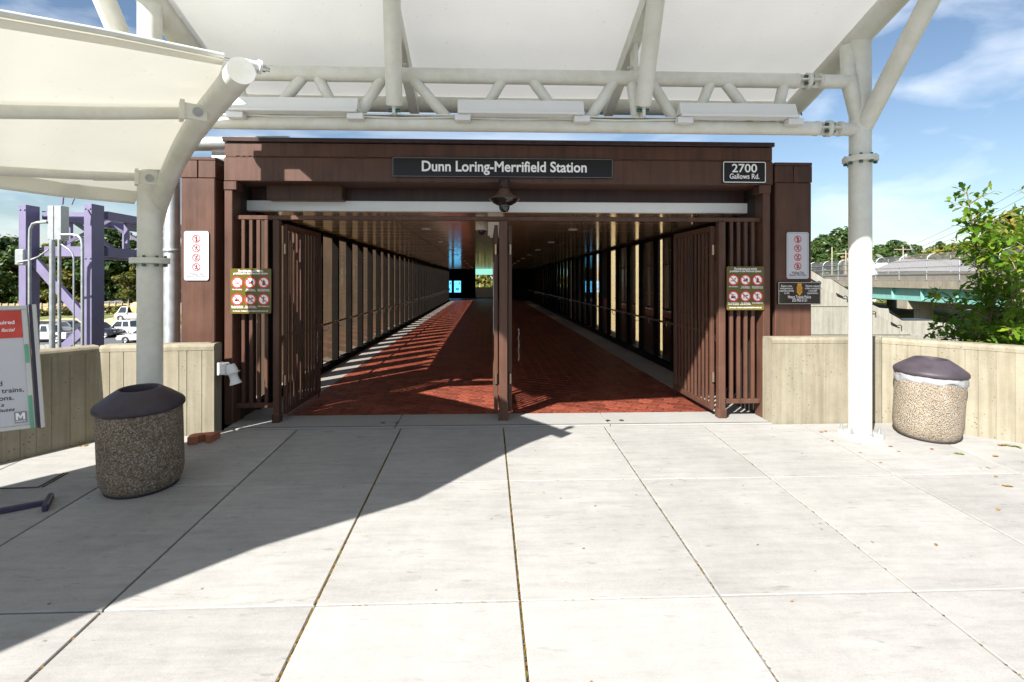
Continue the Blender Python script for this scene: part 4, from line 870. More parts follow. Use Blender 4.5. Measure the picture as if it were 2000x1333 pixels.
# ================================================================== SIGNS
def sign(name, px0, py0, px1, py1, Y, mat_, label, rim=None, corner=0.02, th=0.006):
    a, b_ = PY(px0, py1, Y), PY(px1, py0, Y); w, h = b_.x - a.x, b_.z - a.z
    t = thing(name, ((a.x + b_.x) / 2, Y, a.z), label, 'sign')
    def rr(i, c):
        pts = []
        for cx, cz, a0 in ((w / 2 - i - c, i + c, -90), (w / 2 - i - c, h - i - c, 0), (-w / 2 + i + c, h - i - c, 90), (-w / 2 + i + c, i + c, 180)):
            for k in range(5): aa = R(a0 + 22.5 * k); pts.append((cx + c * math.cos(aa), cz + c * math.sin(aa)))
        return pts
    m = MB(); m.poly_y(rr(0, corner), -th, th); m.build('panel', mat_, t, local=True)
    if rim:
        ins, wd_, ink = rim; o_, i_ = rr(ins, max(0.003, corner - ins)), rr(ins + wd_, max(0.003, corner - ins - wd_)); n = len(o_)
        m = MB(); m.add([(p[0], -th - 0.0015, p[1]) for p in o_] + [(p[0], -th - 0.0015, p[1]) for p in i_], [(k, (k + 1) % n, n + (k + 1) % n, n + k) for k in range(n)]); m.build('border_line', ink, t, local=True)
    return t, w, h, -th - 0.002
def lettering(t, ink, rows_, y):
    m = MB()
    for r_ in rows_: text(m, *r_[:4], y, **(r_[4] if len(r_) > 4 else {}))
    return m.build('lettering', ink, t, local=True)
t, w, h, y = sign('station_sign', 767, 312, 1196, 346, YF - 0.012, 'sign_k', 'black name board lettered with the station name on the lintel', (0.004, 0.004, 'ink_g'), 0.02, 0.03)
t.location.y = YF - 0.004
lettering(t, 'ink_w', [('Dunn Loring-Merrifield Station', 0.015, h * 0.30, 0.168, dict(bold=0.022, width=321 / 429 * w))], y)
t, w, h, y = sign('address_sign', 1411, 316, 1496, 358, YF - 0.012, 'sign_k', 'small black address plate with white border at lintel right end', (0.006, 0.009, 'ink_w'), 0.025)
lettering(t, 'ink_w', [('2700', 0, h * 0.50, 0.138, dict(bold=0.016, width=49 / 85 * w)), ('Gallows Rd.', 0, h * 0.20, 0.085, dict(bold=0.014, width=58 / 85 * w))], y)

def slash(m, cx, cz, r, wd_, y, ang=-45):
    a = R(ang); d = V(math.cos(a), 0, math.sin(a)); n = V(-d.z, 0, d.x); c = V(cx, y, cz)
    m.add([c + d * r + n * wd_, c - d * r + n * wd_, c - d * r - n * wd_, c + d * r - n * wd_], [(0, 1, 2, 3)])
def stick(m, cx, cz, s, y, pose):
    """small walking figures: head and limbs as flat strokes"""
    def st(x0, z0, x1, z1, w_=0.07):
        d = V(x1 - x0, 0, z1 - z0).normalized(); n = V(-d.z, 0, d.x) * (w_ * s / 2); a = V(cx + x0 * s, y, cz + z0 * s); b_ = V(cx + x1 * s, y, cz + z1 * s); m.add([a + n, b_ + n, b_ - n, a - n], [(0, 1, 2, 3)])
    def disc(x, z, r): m.poly_y([(cx + (x + r * math.cos(2 * math.pi * k / 12)) * s, cz + (z + r * math.sin(2 * math.pi * k / 12)) * s) for k in range(12)], y)
    if pose == 'stand': disc(0, .33, .07); st(0, .24, 0, -.02, .17); st(-.03, 0, -.05, -.34, .08); st(.03, 0, .06, -.34, .08); st(-.09, .22, -.14, .0); st(.09, .22, .14, .0); st(-.15, -.37, .15, -.37, .05)
    elif pose == 'run': disc(.08, .32, .07); st(.05, .24, -.03, 0, .15); st(-.02, 0, .12, -.14, .08); st(.12, -.14, .08, -.34, .08); st(-.03, 0, -.12, -.18, .08); st(-.12, -.18, -.26, -.22, .08); st(.04, .2, .2, .1); st(.02, .2, -.16, .12)
    elif pose == 'skate': disc(.12, .32, .07); st(.08, .24, -.02, .02, .14); st(-.02, .02, .1, -.12, .08); st(.1, -.12, .04, -.3, .08); st(-.02, .0, -.2, -.26, .08); st(.07, .2, .22, .24); st(-.24, -.33, .1, -.33, .05)
    else: disc(.0, .32, .07); st(.0, .24, .02, .02, .14); st(.02, .02, .16, -.06, .08); st(.16, -.06, .14, -.24, .08); st(.02, .2, .18, .12); st(-.12, .1, -.02, -.2, .05); disc(-.08, -.26, .09); disc(.16, -.3, .06); st(-.22, -.16, .22, -.16, .05)
def walk_sign(px0, py0, px1, py1, Y, label, ink):
    t, w, h, y = sign('walking_only_sign', px0, py0, px1, py1, Y, 'sign_w', label, (0.012, 0.003, 'ink_g'), 0.025)
    for k, pose in enumerate(('stand', 'run', 'skate', 'scoot')):
        cz = h * (0.845 - 0.192 * k); r = w * 0.165
        m = MB(); m.ring_y(0, cz, r * 0.80, r, y); slash(m, 0, cz, r * 0.9, r * 0.09, y - 0.001); sy = m.build('prohibition_ring', 'ink_r', t, local=True)
        m = MB(); stick(m, 0, cz, r * 1.75, y - 0.0004, pose); m.build('pictogram', 'ink_k', sy, local=True)
    lettering(t, ink, [('Walking Only', 0, h * 0.11, 0.042, dict(width=w * 0.56)), ('Beyond This Point', 0, h * 0.058, 0.042, dict(width=w * 0.76))], y)
walk_sign(360, 452, 408, 548, 6.012, 'white walking-only sign with red prohibition rings on the sunlit left pylon', 'ink_g'); walk_sign(1536, 454, 1579, 545, 6.012, 'white walking-only sign with red prohibition rings on the shaded right pylon', 'ink_k')
def glyph(m, kind, cx, cz, s, y):
    def poly(*p): m.poly_y([(cx + a * s, cz + b_ * s) for a, b_ in p], y)
    if kind == 'smoke': poly((-.62, -.28), (.4, -.28), (.4, -.12), (-.62, -.12)); poly((.2, .0), (.3, .0), (.42, .3), (.32, .45), (.22, .3)); poly((.42, .1), (.5, .1), (.6, .38), (.5, .5), (.44, .34))
    elif kind == 'food': poly((-.5, -.35), (.12, -.35), (.12, -.27), (-.5, -.27)); poly((-.5, -.22), (.12, -.22), (.05, .0), (-.2, .08), (-.44, .0)); poly((.12, -.35), (.46, -.35), (.52, .32), (.06, .32)); poly((.28, .32), (.34, .32), (.4, .6), (.34, .6))
    elif kind == 'danger': poly((-.25, -.5), (.3, -.5), (.3, .2), (.12, .34), (.12, .55), (-.06, .55), (-.06, .34), (-.25, .2)); poly((-.42, -.56), (.48, -.56), (.48, -.5), (-.42, -.5))
    elif kind == 'radio': poly((-.5, -.42), (.45, -.42), (.45, .05), (-.5, .05)); poly((-.36, .2), (.36, .3), (.33, .36), (-.4, .26)); poly((-.28, .38), (.2, .46), (.18, .52), (-.3, .44))
    elif kind == 'dog': poly((-.4, -.02), (.2, -.02), (.26, .2), (-.46, .2)); poly((-.4, -.02), (-.42, -.5), (-.3, -.5), (-.22, -.02)); poly((.05, -.02), (.08, -.5), (.2, -.5), (.22, -.02)); poly((.16, .14), (.3, .5), (.4, .36), (.62, .26), (.6, .12), (.36, .1)); poly((-.46, .2), (-.62, .42), (-.56, .44), (-.38, .2))
    else: poly((-.1, .6), (.02, .66), (.1, .56), (.02, .46), (-.08, .48)); poly((-.22, .42), (.12, .42), (.06, -.1), (-.2, -.1)); poly((-.2, -.1), (-.08, -.1), (-.1, -.62), (-.22, -.62)); poly((-.04, -.1), (.06, -.1), (.1, -.62), (-.02, -.62)); poly((.08, .42), (.44, .5), (.44, .42), (.12, .3)); poly((.4, .1), (.48, .14), (.44, .22)); poly((.34, -.14), (.44, -.12), (.38, -.04))
def rules_sign(px0, py0, px1, py1, label):
    t, w, h, y = sign('rules_sign', px0, py0, px1, py1, 5.946, 'olive', label, None, 0.012)
    for dx in (-0.2, 0.0, 0.2):
        for zz in (0.2, 0.8): m = MB(); m.box((dx * w - 0.012, 0.001, h * zz - 0.012), (dx * w + 0.012, 0.07, h * zz + 0.012)); m.build('standoff', 'brown_d', t, local=True)
    kinds = ('smoke', 'food', 'danger', 'radio', 'dog', 'litter')
    for k, kd in enumerate(kinds):
        cx = (-0.325 + 0.322 * (k % 3)) * w; cz = h * (0.69 if k < 3 else 0.315); r = w * 0.142
        m = MB(); m.poly_y([(cx + r * 0.86 * math.cos(2 * math.pi * q / 24), cz + r * 0.86 * math.sin(2 * math.pi * q / 24)) for q in range(24)], y); di = m.build('symbol_disc', 'ink_w', t, local=True)
        m = MB(); glyph(m, kd, cx, cz, r * 0.86, y - 0.0008); m.build('pictogram', 'ink_k', di, local=True)
        m = MB(); m.ring_y(cx, cz, r * 0.78, r, y - 0.0012); slash(m, cx, cz, r * 0.85, r * 0.09, y - 0.0014); m.build('prohibition_ring', 'ink_r', di, local=True)
    cap = [('No Smoking',), ('No Eating', 'or Drinking'), ('No Dangerous or', 'Flammable Items'), ('No Audio/Video', 'without earphones'), ('No Animals', 'except service animals'), ('No Littering',)]
    rows_ = [('The following are strictly', 0, h * 0.925, 0.034, dict(bold=0.02, width=w * 0.62)), ('prohibited in the Metrorail system', 0, h * 0.872, 0.034, dict(bold=0.02, width=w * 0.84))]
    for k, c in enumerate(cap):
        cx = (-0.325 + 0.322 * (k % 3)) * w; cz = h * (0.69 if k < 3 else 0.315)
        for q, s_ in enumerate(c): rows_.append((s_, cx, cz - h * (0.165 + 0.03 * q), 0.021, dict(bold=0.015, width=min(w * 0.29, w * 0.0235 * len(s_)))))
    rows_.append(("It's the law. Violation is punishable by fine and/or jail.", 0, h * 0.045, 0.022, dict(bold=0.015, width=w * 0.86)))
    lettering(t, 'ink_w', rows_, y)
rules_sign(450, 525, 530, 613, 'olive prohibition sign crossed by a shadow on the left bar screen'); rules_sign(1419, 521, 1492, 606, 'olive prohibition sign on the right bar screen')
t, w, h, y = sign('police_sign', 1519, 551, 1602, 595, 6.004, 'bsign', 'dark brown sign with gold badge low on the right pylon', (0.006, 0.003, 'ink_w'), 0.006, 0.008)
lettering(t, 'ink_w', [(s_, -0.30 * w, h * (0.78 - 0.105 * k), 0.034, dict(width=w * wd_, bold=0.008)) for k, (s_, wd_) in enumerate((('Report crime,', .26), ('emergencies or', .30), ('suspicious activity', .34), ('to the', .12)))] +
          [(s_, 0.31 * w, h * (0.78 - 0.105 * k), 0.034, dict(width=w * wd_, bold=0.008)) for k, (s_, wd_) in enumerate((('Reporte cualquier', .33), ('crimen, emergencia', .36), ('o actividad', .2), ('sospechosa a', .26)))] +
          [('Metro Transit Police', 0, h * 0.27, 0.05, dict(width=w * 0.54, bold=0.012)), ('202-962-2121', 0, h * 0.13, 0.05, dict(width=w * 0.35, bold=0.012))], y)
bz = h * 0.66; bw = w * 0.07
m = MB(); m.poly_y([(bw * a, bz + bw * b_) for a, b_ in ((-.5, 2.2), (-.15, 2.0), (.15, 2.0), (.5, 2.2), (.75, 1.7), (.6, 1.2), (.95, .9), (.85, -.3), (1.0, -.8), (.4, -1.6), (0, -2.1), (-.4, -1.6), (-1.0, -.8), (-.85, -.3), (-.95, .9), (-.6, 1.2), (-.75, 1.7))], y); bd = m.build('badge', 'gold', t, local=True)
m = MB(); m.ring_y(0, bz - bw * 0.2, bw * 0.32, bw * 0.62, y - 0.001, 20); m.add([(-bw * .8, y - 0.001, bz + bw * .75), (bw * .8, y - 0.001, bz + bw * .75), (bw * .8, y - 0.001, bz + bw * .95), (-bw * .8, y - 0.001, bz + bw * .95)], [(0, 1, 2, 3)]); m.build('badge_detail', 'gold_d', bd, local=True)
# sign on the folded leaf by the centre post, seen edge-on
for X, s_, lb in ((c1 + 0.035 + 0.026, 1, 'narrow red and white notice on the gate leaf right of the centre post'), (c0 - 0.035 - 0.026, -1, 'red and white notice on the gate leaf left of the centre post, seen edge-on')):
    t = thing('gate_notice', (X, 6.75, 0.95), lb, 'notice', rot=(0, 0, R(90) * s_))
    m = MB(); m.box((-0.26, 0.0, 0), (0.26, 0.006, 0.92)); m.build('sheet', 'sign_w', t, local=True)
    m = MB(); m.box((-0.26, -0.003, 0.69), (0.26, -0.001, 0.92)); m.build('header', 'poster_r', t, local=True)
    m = MB()
    for k in range(7): m.box((-0.2, -0.003, 0.06 + 0.035 * k), (0.2 - 0.05 * (k % 3), -0.001, 0.072 + 0.035 * k))
    m.build('print_lines', 'ink_k', t, local=True)['kind'] = 'stuff'
    m = MB(); m.box((-0.09, -0.003, 0.36), (-0.05, -0.001, 0.62)); m.box((0.05, -0.003, 0.34), (0.09, -0.001, 0.5)); m.build('print_blocks', 'ink_k', t, local=True)['kind'] = 'stuff'

# poster stand at the left edge
pr_ = W(70, 836, 3.9); pr_t = W(60, 598, 3.9)
ang = math.atan2(0.62, 1.0)                                    # turned to face the camera
t = thing('poster_stand', W(70, 1010, 3.9), 'aluminium poster stand with red headed notice at far left edge', 'poster stand', rot=(R(0), 0, ang))
t.location.z = gz(t.location.y)
sx0, sx1, sz0, sz1 = -0.62, 0.0, 0.68, 1.60
hL = EYE - (836 - 547) / 1000 * 3.9 - t.location.z; hT = EYE - (597 - 547) / 1000 * 3.9 - t.location.z
sz0, sz1 = hL, hT
def lean(m, k=-0.055):                                         # the frame leans a little
    m.v = [(x + k * (z - sz0), yy, z) for x, yy, z in m.v]; return m
m = MB(); m.box((sx0, 0.02, sz0), (sx1, 0.045, sz1)); lean(m).build('back_board', 'alu', t, local=True)
m = MB(); m.box((sx0 + 0.02, 0.008, sz0 + 0.03), (sx1 - 0.035, 0.019, sz1 - 0.035)); lean(m).build('poster', 'sign_w', t, local=True)
m = MB(); zr_ = sz1 - 0.035; m.box((sx0 + 0.02, 0.004, zr_ - 0.205), (sx1 - 0.036, 0.0075, zr_)); lean(m).build('poster_header', 'poster_r', t, local=True)
for lo, hi in (((sx0, 0, sz0), (sx1, 0.02, sz0 + 0.028)), ((sx0, 0, sz1 - 0.03), (sx1, 0.02, sz1)), ((sx1 - 0.034, 0.001, sz0 + 0.028), (sx1, 0.021, sz1 - 0.03)), ((sx0, 0.001, sz0 + 0.028), (sx0 + 0.034, 0.021, sz1 - 0.03))):
    m = MB(); m.box(lo, hi, 0.003); lean(m).build('frame_rail', 'alu', t, local=True)
m = MB(); m.box((sx1 + 0.004, 0.03, sz0 - 0.01), (sx1 + 0.022, 0.06, sz1 + 0.008)); lean(m).build('rear_post', 'purple', t, local=True)
m = MB(); m.box((sx1 + 0.024, 0.03, sz0 - 0.01), (sx1 + 0.045, 0.062, sz1 + 0.006)); lean(m).build('rear_rail', 'alu', t, local=True)
for z0_, z1_ in ((sz0 + 0.0, sz0 + 0.25), (sz0 + 0.5, sz0 + 0.64)): m = MB(); m.box((sx1 - 0.03, -0.004, z0_), (sx1 - 0.008, -0.001, z1_)); lean(m).build('tape_strip', 'tape', t, local=True)
kx = -0.055 * 0
xr_ = sx1 - 0.075
m = MB(); text(m, 'required', xr_, zr_ - 0.10, 0.040, 0.002, align='r', bold=0.015); text(m, 'facial', xr_, zr_ - 0.155, 0.036, 0.002, align='r', bold=0.012, shear=0.25); lean(m).build('lettering', 'ink_w', t, local=True)
m = MB(); zb_ = sz0 + 0.34
for s_, dx, dz, sz_, sh in (('and', -0.115, 0, 0.05, 0), ('trains,', 0.0, -0.055, 0.05, 0), ('stations.', -0.06, -0.11, 0.05, 0), ('a', -0.115, -0.155, 0.04, .25), ('buses', -0.058, -0.195, 0.04, .25)): text(m, s_, sx1 - 0.052 + dx, zb_ + dz, sz_, 0.006, align='r', bold=0.01, shear=sh)
lean(m).build('lettering', 'ink_k', t, local=True)
m = MB(); ex, ez = sx1 - 0.115, sz0 + 0.05; m.box((ex, 0.003, ez), (ex + 0.068, 0.006, ez + 0.085)); lg = lean(m).build('logo_square', 'ink_g', t, local=True)
m = MB(); m.poly_y([(ex + 0.068 * a, ez + 0.085 * b_) for a, b_ in ((.12, .3), (.12, .9), (.32, .9), (.5, .6), (.68, .9), (.88, .9), (.88, .3), (.7, .3), (.7, .64), (.5, .36), (.3, .64), (.3, .3))], 0.002); text(m, 'metro', ex + 0.034, ez + 0.008, 0.022, 0.002, bold=0.01, width=0.056); lean(m).build('logo_letter', 'ink_w', lg, local=True)
m = MB(); m.box((-0.75, 0.0, 0.004), (0.05, 0.035, 0.04), 0.004); m.build('foot_bar', 'purple', t, local=True)
m = MB(); m.box((0.051, -0.13, 0.002), (0.088, 0.13, 0.055), 0.006); m.build('foot_cross_bar', 'purple', t, local=True)
m = MB(); m.box((-0.66, 0.008, 0.04), (-0.625, 0.04, sz0 + 0.1)); m.build('upright', 'purple', t, local=True)

# ================================================================== LAMP, CAMERAS, SMALL FITTINGS
p = PY(985, 352, 5.86); t = thing('dome_lamp', (p.x, 5.86, PY(985, 414, 5.86).z), 'brown dome lamp with camera globe hanging from lintel centre', 'lamp')
zc = lambda py: PY(985, py, 5.86).z
m = MB(); m.lathe([(0.0, zc(352)), (0.06, zc(352)), (0.062, zc(364)), (0.052, zc(366)), (0.052, zc(370)), (0.0, zc(370))], (p.x, 5.86, 0), 24); m.build('canopy_cup', 'brown_d', t)
m = MB(); m.lathe([(0.045, zc(368)), (0.075, zc(375)), (0.09, zc(380)), (0.175, zc(388)), (0.18, zc(389.5)), (0.17, zc(390))], (p.x, 5.86, 0), 32); m.build('shade', 'brown', t)
m = MB(); m.lathe([(0.172, zc(389.6)), (0.165, zc(391)), (0.13, zc(397)), (0.085, zc(401)), (0.06, zc(402))], (p.x, 5.86, 0), 32); m.build('bowl', 'smoke', t)
m = MB(); m.lathe([(0.062, zc(400.5)), (0.064, zc(404)), (0.055, zc(410)), (0.035, zc(414)), (0.0, zc(415.5))], (p.x, 5.86, 0), 24); m.build('globe', 'smoke', t)
m = MB(); m.box((p.x - 0.05, 5.86, zc(364)), (p.x + 0.05, YF, zc(353))); m.build('wall_arm', 'brown_d', t)
p = PY(940, 425, 7.6); t = thing('ceiling_camera', (p.x, 7.6, HC - 0.2), 'white dome camera on the corridor ceiling left of centre post', 'camera')
m = MB(); m.lathe([(0.0, HC), (0.085, HC), (0.088, HC - 0.1), (0.08, HC - 0.115), (0.0, HC - 0.115)], (p.x, 7.6, 0), 24); m.build('housing', 'soffit', t)
m = MB(); m.lathe([(0.062, HC - 0.114), (0.058, HC - 0.145), (0.03, HC - 0.175), (0.0, HC - 0.182)], (p.x, 7.6, 0), 20); m.build('dome', 'smoke', t)
p = PY(965, 432, 7.3); t = thing('ceiling_box', (p.x, 7.3, HC - 0.2), 'pale wall box just left of the centre gate post under the ceiling', 'box')
m = MB(); m.box((p.x - 0.09, 7.3, HC - 0.22), (p.x + 0.13, 7.36, HC - 0.02), 0.008); m.build('case', 'soffit', t); m = MB(); m.box((p.x - 0.06, 7.28, HC - 0.25), (p.x + 0.1, 7.37, HC - 0.222), 0.004); m.build('base', 'soffit', t)
# floodlight on the end of the left parapet
p = W(430, 722, 5.5); t = thing('floodlight', (p.x, p.y, p.z - 0.1), 'small grey floodlight fixed to the end of the left parapet', 'floodlight')
m = MB(); m.box((p.x - 0.035, p.y, p.z - 0.065), (p.x - 0.012, p.y + 0.1, p.z + 0.07), 0.004); m.build('back_plate', 'white_c', t)
m = MB(); m.box((p.x - 0.011, p.y - 0.012, p.z - 0.06), (p.x + 0.06, p.y + 0.1, p.z + 0.062), 0.012); m.build('junction_box', 'white_c', t)
e = V(p.x + 0.1, p.y + 0.03, p.z + 0.02); dn = V(0.28, 0, -1).normalized()
m = MB(); m.tube([V(p.x + 0.05, p.y + 0.04, p.z + 0.02), e], 0.02, 10); m.tube([e - dn * 0.03, e + dn * 0.02, e + dn * 0.06], [0.042, 0.055, 0.06], 18); m.tube([e + dn * 0.06, e + dn * 0.068], 0.075, 18); m.build('knuckle', 'white_c', t)
m = MB(); m.tube([e + dn * 0.07, e + dn * 0.1, e + dn * 0.14, e + dn * 0.18, e + dn * 0.19], [0.05, 0.042, 0.045, 0.06, 0.062], 18); m.build('lamp_head', 'white_c', t)
# clay block with a notch on the ground
p = PG(397, 864); t = thing('clay_block', (p.x, p.y, p.z), 'red clay block with a notch on the ground by left parapet', 'block', rot=(0, 0, 0.28))
m = MB(); m.extrude_plan([(-0.13, -0.06), (-0.04, -0.06), (-0.035, -0.005), (0.0, 0.01), (0.03, -0.005), (0.035, -0.06), (0.08, -0.06), (0.14, 0.09), (-0.10, 0.09), (-0.13, 0.05)], 0.0, 0.075); m.build('body', 'brick', t, local=True)
# chains on the gate leaves
def chain(px, py, Y, n, label, m_='steel'):
    p = PY(px, py, Y); t = thing('chain', (p.x, Y, p.z - n * 0.028), label, 'chain')
    lk = MB(); lk.tube([V(0.008 * math.cos(a), 0, 0.018 * math.sin(a)) for a in [2 * math.pi * k / 8 for k in range(9)]], 0.0032, 5, cap=False); me = lk.mesh('link', m_)
    for k in range(n): place(me, 'link', t, (0.004 * math.sin(k * 1.1), 0.003 * math.cos(k), (n - k) * 0.028), (0, 0, (k % 2) * 1.57 + 0.3))
    return t
chain(1013, 645, 7.18, 16, 'steel chain hanging from the gate leaf beside centre post'); chain(619, 650, 7.18, 16, 'steel chain hanging from the end of left gate leaf')
t = thing('floor_cover', PG(45, 940), 'small rectangular utility cover in the slab by poster stand', 'cover'); t.location.z += 0.004; t.rotation_euler = (math.atan(SLOPE), 0, 0.05)
m = MB(); m.box((-0.26, -0.14, -0.02), (0.22, 0.12, 0.004), 0.004); m.build('plate', 'thresh', t, local=True)
m = MB()
for lo, hi in (((-0.27, -0.15, 0), (0.24, -0.143, 0.005)), ((0.23, -0.15, 0), (0.238, 0.13, 0.005)), ((0.26, -0.15, 0), (0.268, 0.13, 0.005))): m.box(lo, hi)
m.build('frame', 'soil', t, local=True)
# leaf litter and grit in the joints
lt = MB(); rl = random.Random(11)
def litter_leaf(x, y, s):
    a = rl.uniform(0, 6.28); c, sn = math.cos(a), math.sin(a); z = gz(y) + 0.004
    pts = [(-1, 0, 0), (-.3, .5, .2), (.2, .35, .1), (.5, .55, .25), (1, 0, .05), (.5, -.5, .2), (.1, -.3, .05), (-.35, -.5, .15)]
    lt.add([(x + s * (px_ * c - py_ * sn), y + s * (px_ * sn + py_ * c), z + s * h_) for px_, py_, h_ in pts], [tuple(range(8))])
for px, py, s in ((1968, 951, .045), (1945, 892, .04), (1873, 888, .045), (1980, 873, .05), (1958, 871, .05), (1965, 870, .04), (1990, 875, .04), (1740, 873, .028), (1820, 878, .03), (1755, 883, .02), (1945, 932, .022), (1930, 915, .02), (1950, 997, .025), (1680, 885, .02), (1612, 843, .03), (1604, 845, .03), (1625, 862, .02), (1720, 905, .016), (1828, 1065, .02)):
    q = PG(px, py); litter_leaf(q.x, q.y, s)
for k in range(70):
    x, y = rl.uniform(-4, 6), rl.uniform(1.5, 5.7); litter_leaf(x, y, rl.uniform(0.005, 0.012))
for k in range(26):
    q = PG(rl.uniform(120, 170), rl.uniform(868, 873)); litter_leaf(q.x, q.y, rl.uniform(0.012, 0.03))
tag(lt.build('leaf_litter', 'litter'), 'scattered fallen leaves on the plaza slabs', 'leaves', kind='stuff')
jd = MB()
for xj, p_ in ((XJ[4], 1.0), (XJ[5], 1.0), (XJ[6], 0.6), (XJ[7], 0.3), (XJ[3], 0.15)):
    y = 0.6
    while y < 5.7:
        if rl.random() < p_:
            s = rl.uniform(0.004, 0.010); x = xj + rl.uniform(-0.005, 0.005); z = gz(y) - rl.uniform(0.0, 0.012); a = rl.uniform(0, 3.14)
            jd.add([(x + s * math.cos(a + k * 2.1), y + 1.6 * s * math.sin(a + k * 2.1), z + (k == 1) * s * 0.5) for k in range(3)], [(0, 1, 2)])
        y += rl.uniform(0.004, 0.014)
for yj, xa_, xb_ in ((YJ[4], -0.9, 1.3), (YJ[5], -1.0, 5.5)):
    x = xa_
    while x < xb_:
        s = rl.uniform(0.004, 0.008); y = yj + rl.uniform(-0.004, 0.004); z = gz(y) - rl.uniform(0.002, 0.014); a = rl.uniform(0, 3.14)
        jd.add([(x + 1.6 * s * math.cos(a + k * 2.1), y + s * math.sin(a + k * 2.1), z + (k == 1) * s * 0.5) for k in range(3)], [(0, 1, 2)]); x += rl.uniform(0.01, 0.05)
tag(jd.build('joint_debris', 'litter'), 'orange brown leaf crumbs lodged in the slab joints', 'debris', kind='stuff')

# ================================================================== LEFT BACKGROUND
# steel sign gantry over the highway
D0 = 12.0
gx1, gx2 = W(47, 0, D0), W(174, 0, D0); gy = gx1.y
gan = thing('steel_gantry', ((gx1.x + gx2.x) / 2, gy, GZ), 'grey lilac lattice steel gantry beyond the left parapet', 'gantry')
def hpost(px0, px1, y, dpt, z0, z1):
    x0_, x1_ = W(px0, 0, D0).x, W(px1, 0, D0).x
    m = MB(); m.box((x0_, y, z0), (x1_, y + dpt, z1), 0.006); m.build('post', 'gant', gan)
    for z in (z0 + 2.5, W(0, 505, D0).z, z1 - 0.12):
        for dx in (0.2, 0.8): m = MB(); m.lathe([(0.0, 0.0), (0.018, 0.0), (0.02, 0.012), (0, 0.014)], ((x0_ + (x1_ - x0_) * dx), y - 0.014, z), 8, axis='y'); m.build('bolt', 'gant', gan)
zt1 = W(54, 400, D0).z; zt2 = W(180, 402, D0).z
hpost(36.5, 50.5, gy, 0.38, GZ, zt1); hpost(163.5, 178.5, gy - 0.05, 0.40, GZ, zt2 + 0.05)
za, zb = W(0, 416, D0).z, W(0, 490, D0).z
GYE = 60
for x in (gx1.x + 0.1, gx2.x):
    for z, h_ in ((za, 0.2), (zb, 0.22)):
        m = MB(); m.bar((x, gy + 0.45, z), (x, GYE, z), 0.14, h_); m.build('chord', 'gant', gan)
    k = 0; y = gy + 1.2
    while y < GYE - 1:
        m = MB(); m.bar((x, y, zb), (x, y, za), 0.09, 0.09); m.build('web_post', 'gant', gan)
        m = MB(); (m.bar((x, y, za), (x, y + 2.0, zb), 0.07, 0.09) if k % 2 == 0 else m.bar((x, y, zb), (x, y + 2.0, za), 0.07, 0.09)); m.build('diagonal', 'gant', gan)
        y += 2.0; k += 1
xa_, xb_ = gx1.x + 0.2, gx2.x - 0.2
for z, h_ in ((za, 0.1), (zb, 0.24)):
    m = MB(); m.bar((xa_, gy + 0.3, z), (xb_, gy + 0.3, z), 0.1, h_); m.build('cross_beam', 'gant', gan)
k = 0; y = gy + 0.5
while y < GYE - 2:
    for z in (za, zb):
        m = MB(); m.bar((gx1.x + 0.17, y, z), (gx2.x - 0.07, y + (2.0 if k % 2 else 0), z), 0.07, 0.08); m.build('cross_beam', 'gant', gan)
    m = MB(); m.bar((gx1.x + 0.17, y, za if k % 2 else zb), (gx2.x - 0.07, y + 0.4, zb if k % 2 else za), 0.06, 0.07); m.build('diagonal', 'gant', gan)
    y += 2.0; k += 1
m = MB(); p, q = W(70, 512, D0 + 0.2), W(165, 622, D0 + 0.2); m.bar(p, q, 0.1, 0.2); m.build('diagonal', 'gant', gan)
m = MB(); p, q = W(160, 648, D0 + 0.2), W(60, 740, D0 + 0.2); m.bar(p, q, 0.1, 0.2); m.build('diagonal', 'gant', gan)
m = MB(); p = W(122, 400, D0 - 0.4); m.tube([p, p + V(0.02, 0, 0.2), p + V(-0.06, 0, 0.35)], 0.02, 6); m.tube([p + V(0.2, 0, 0), p + V(0.26, 0, 0.14)], 0.015, 6); m.build('cable_tail', 'gant', gan)
# electrical cabinet on conduits in front of the gantry
DC = 11.2
cab = thing('conduit_cabinet', W(107, 800, DC), 'grey electrical cabinet on conduit risers in front of the gantry', 'cabinet')
for a, b_ in ((92, 104), (105, 119)):
    p0, p1 = W(a, 469, DC), W(b_, 402, DC); m = MB(); m.box((p0.x, p0.y, p0.z), (p1.x, p0.y + 0.22, p1.z), 0.01); m.build('case', 'galv', cab)
def riser(pts, r, nm='conduit'):
    m = MB(); m.tube([W(a, b_, d) for a, b_, d in pts], r, 10); m.build(nm, 'galv', cab)
riser([(102, 800, DC), (102, 469, DC)], 0.055); riser([(116, 800, DC), (116, 468, DC)], 0.034)
riser([(58, 800, DC), (58, 470, DC), (59, 448, DC), (64, 438, DC), (74, 435, DC), (92, 434, DC)], 0.032); riser([(161, 800, DC), (161, 480, DC), (159, 468, DC), (153, 461, DC), (142, 459, DC), (119, 459, DC)], 0.032)
riser([(144, 800, DC), (144, 505, DC), (141, 494, DC), (134, 487, DC), (120, 478, DC)], 0.018); riser([(34, 513, DC), (60, 508, DC), (75, 502, DC), (95, 488, DC)], 0.018, 'cable')
p = W(33, 505, DC); m = MB(); m.box((p.x - 0.06, p.y, p.z - 0.15), (p.x + 0.14, p.y + 0.12, p.z + 0.2), 0.02); m.build('junction_box', 'galv', cab)

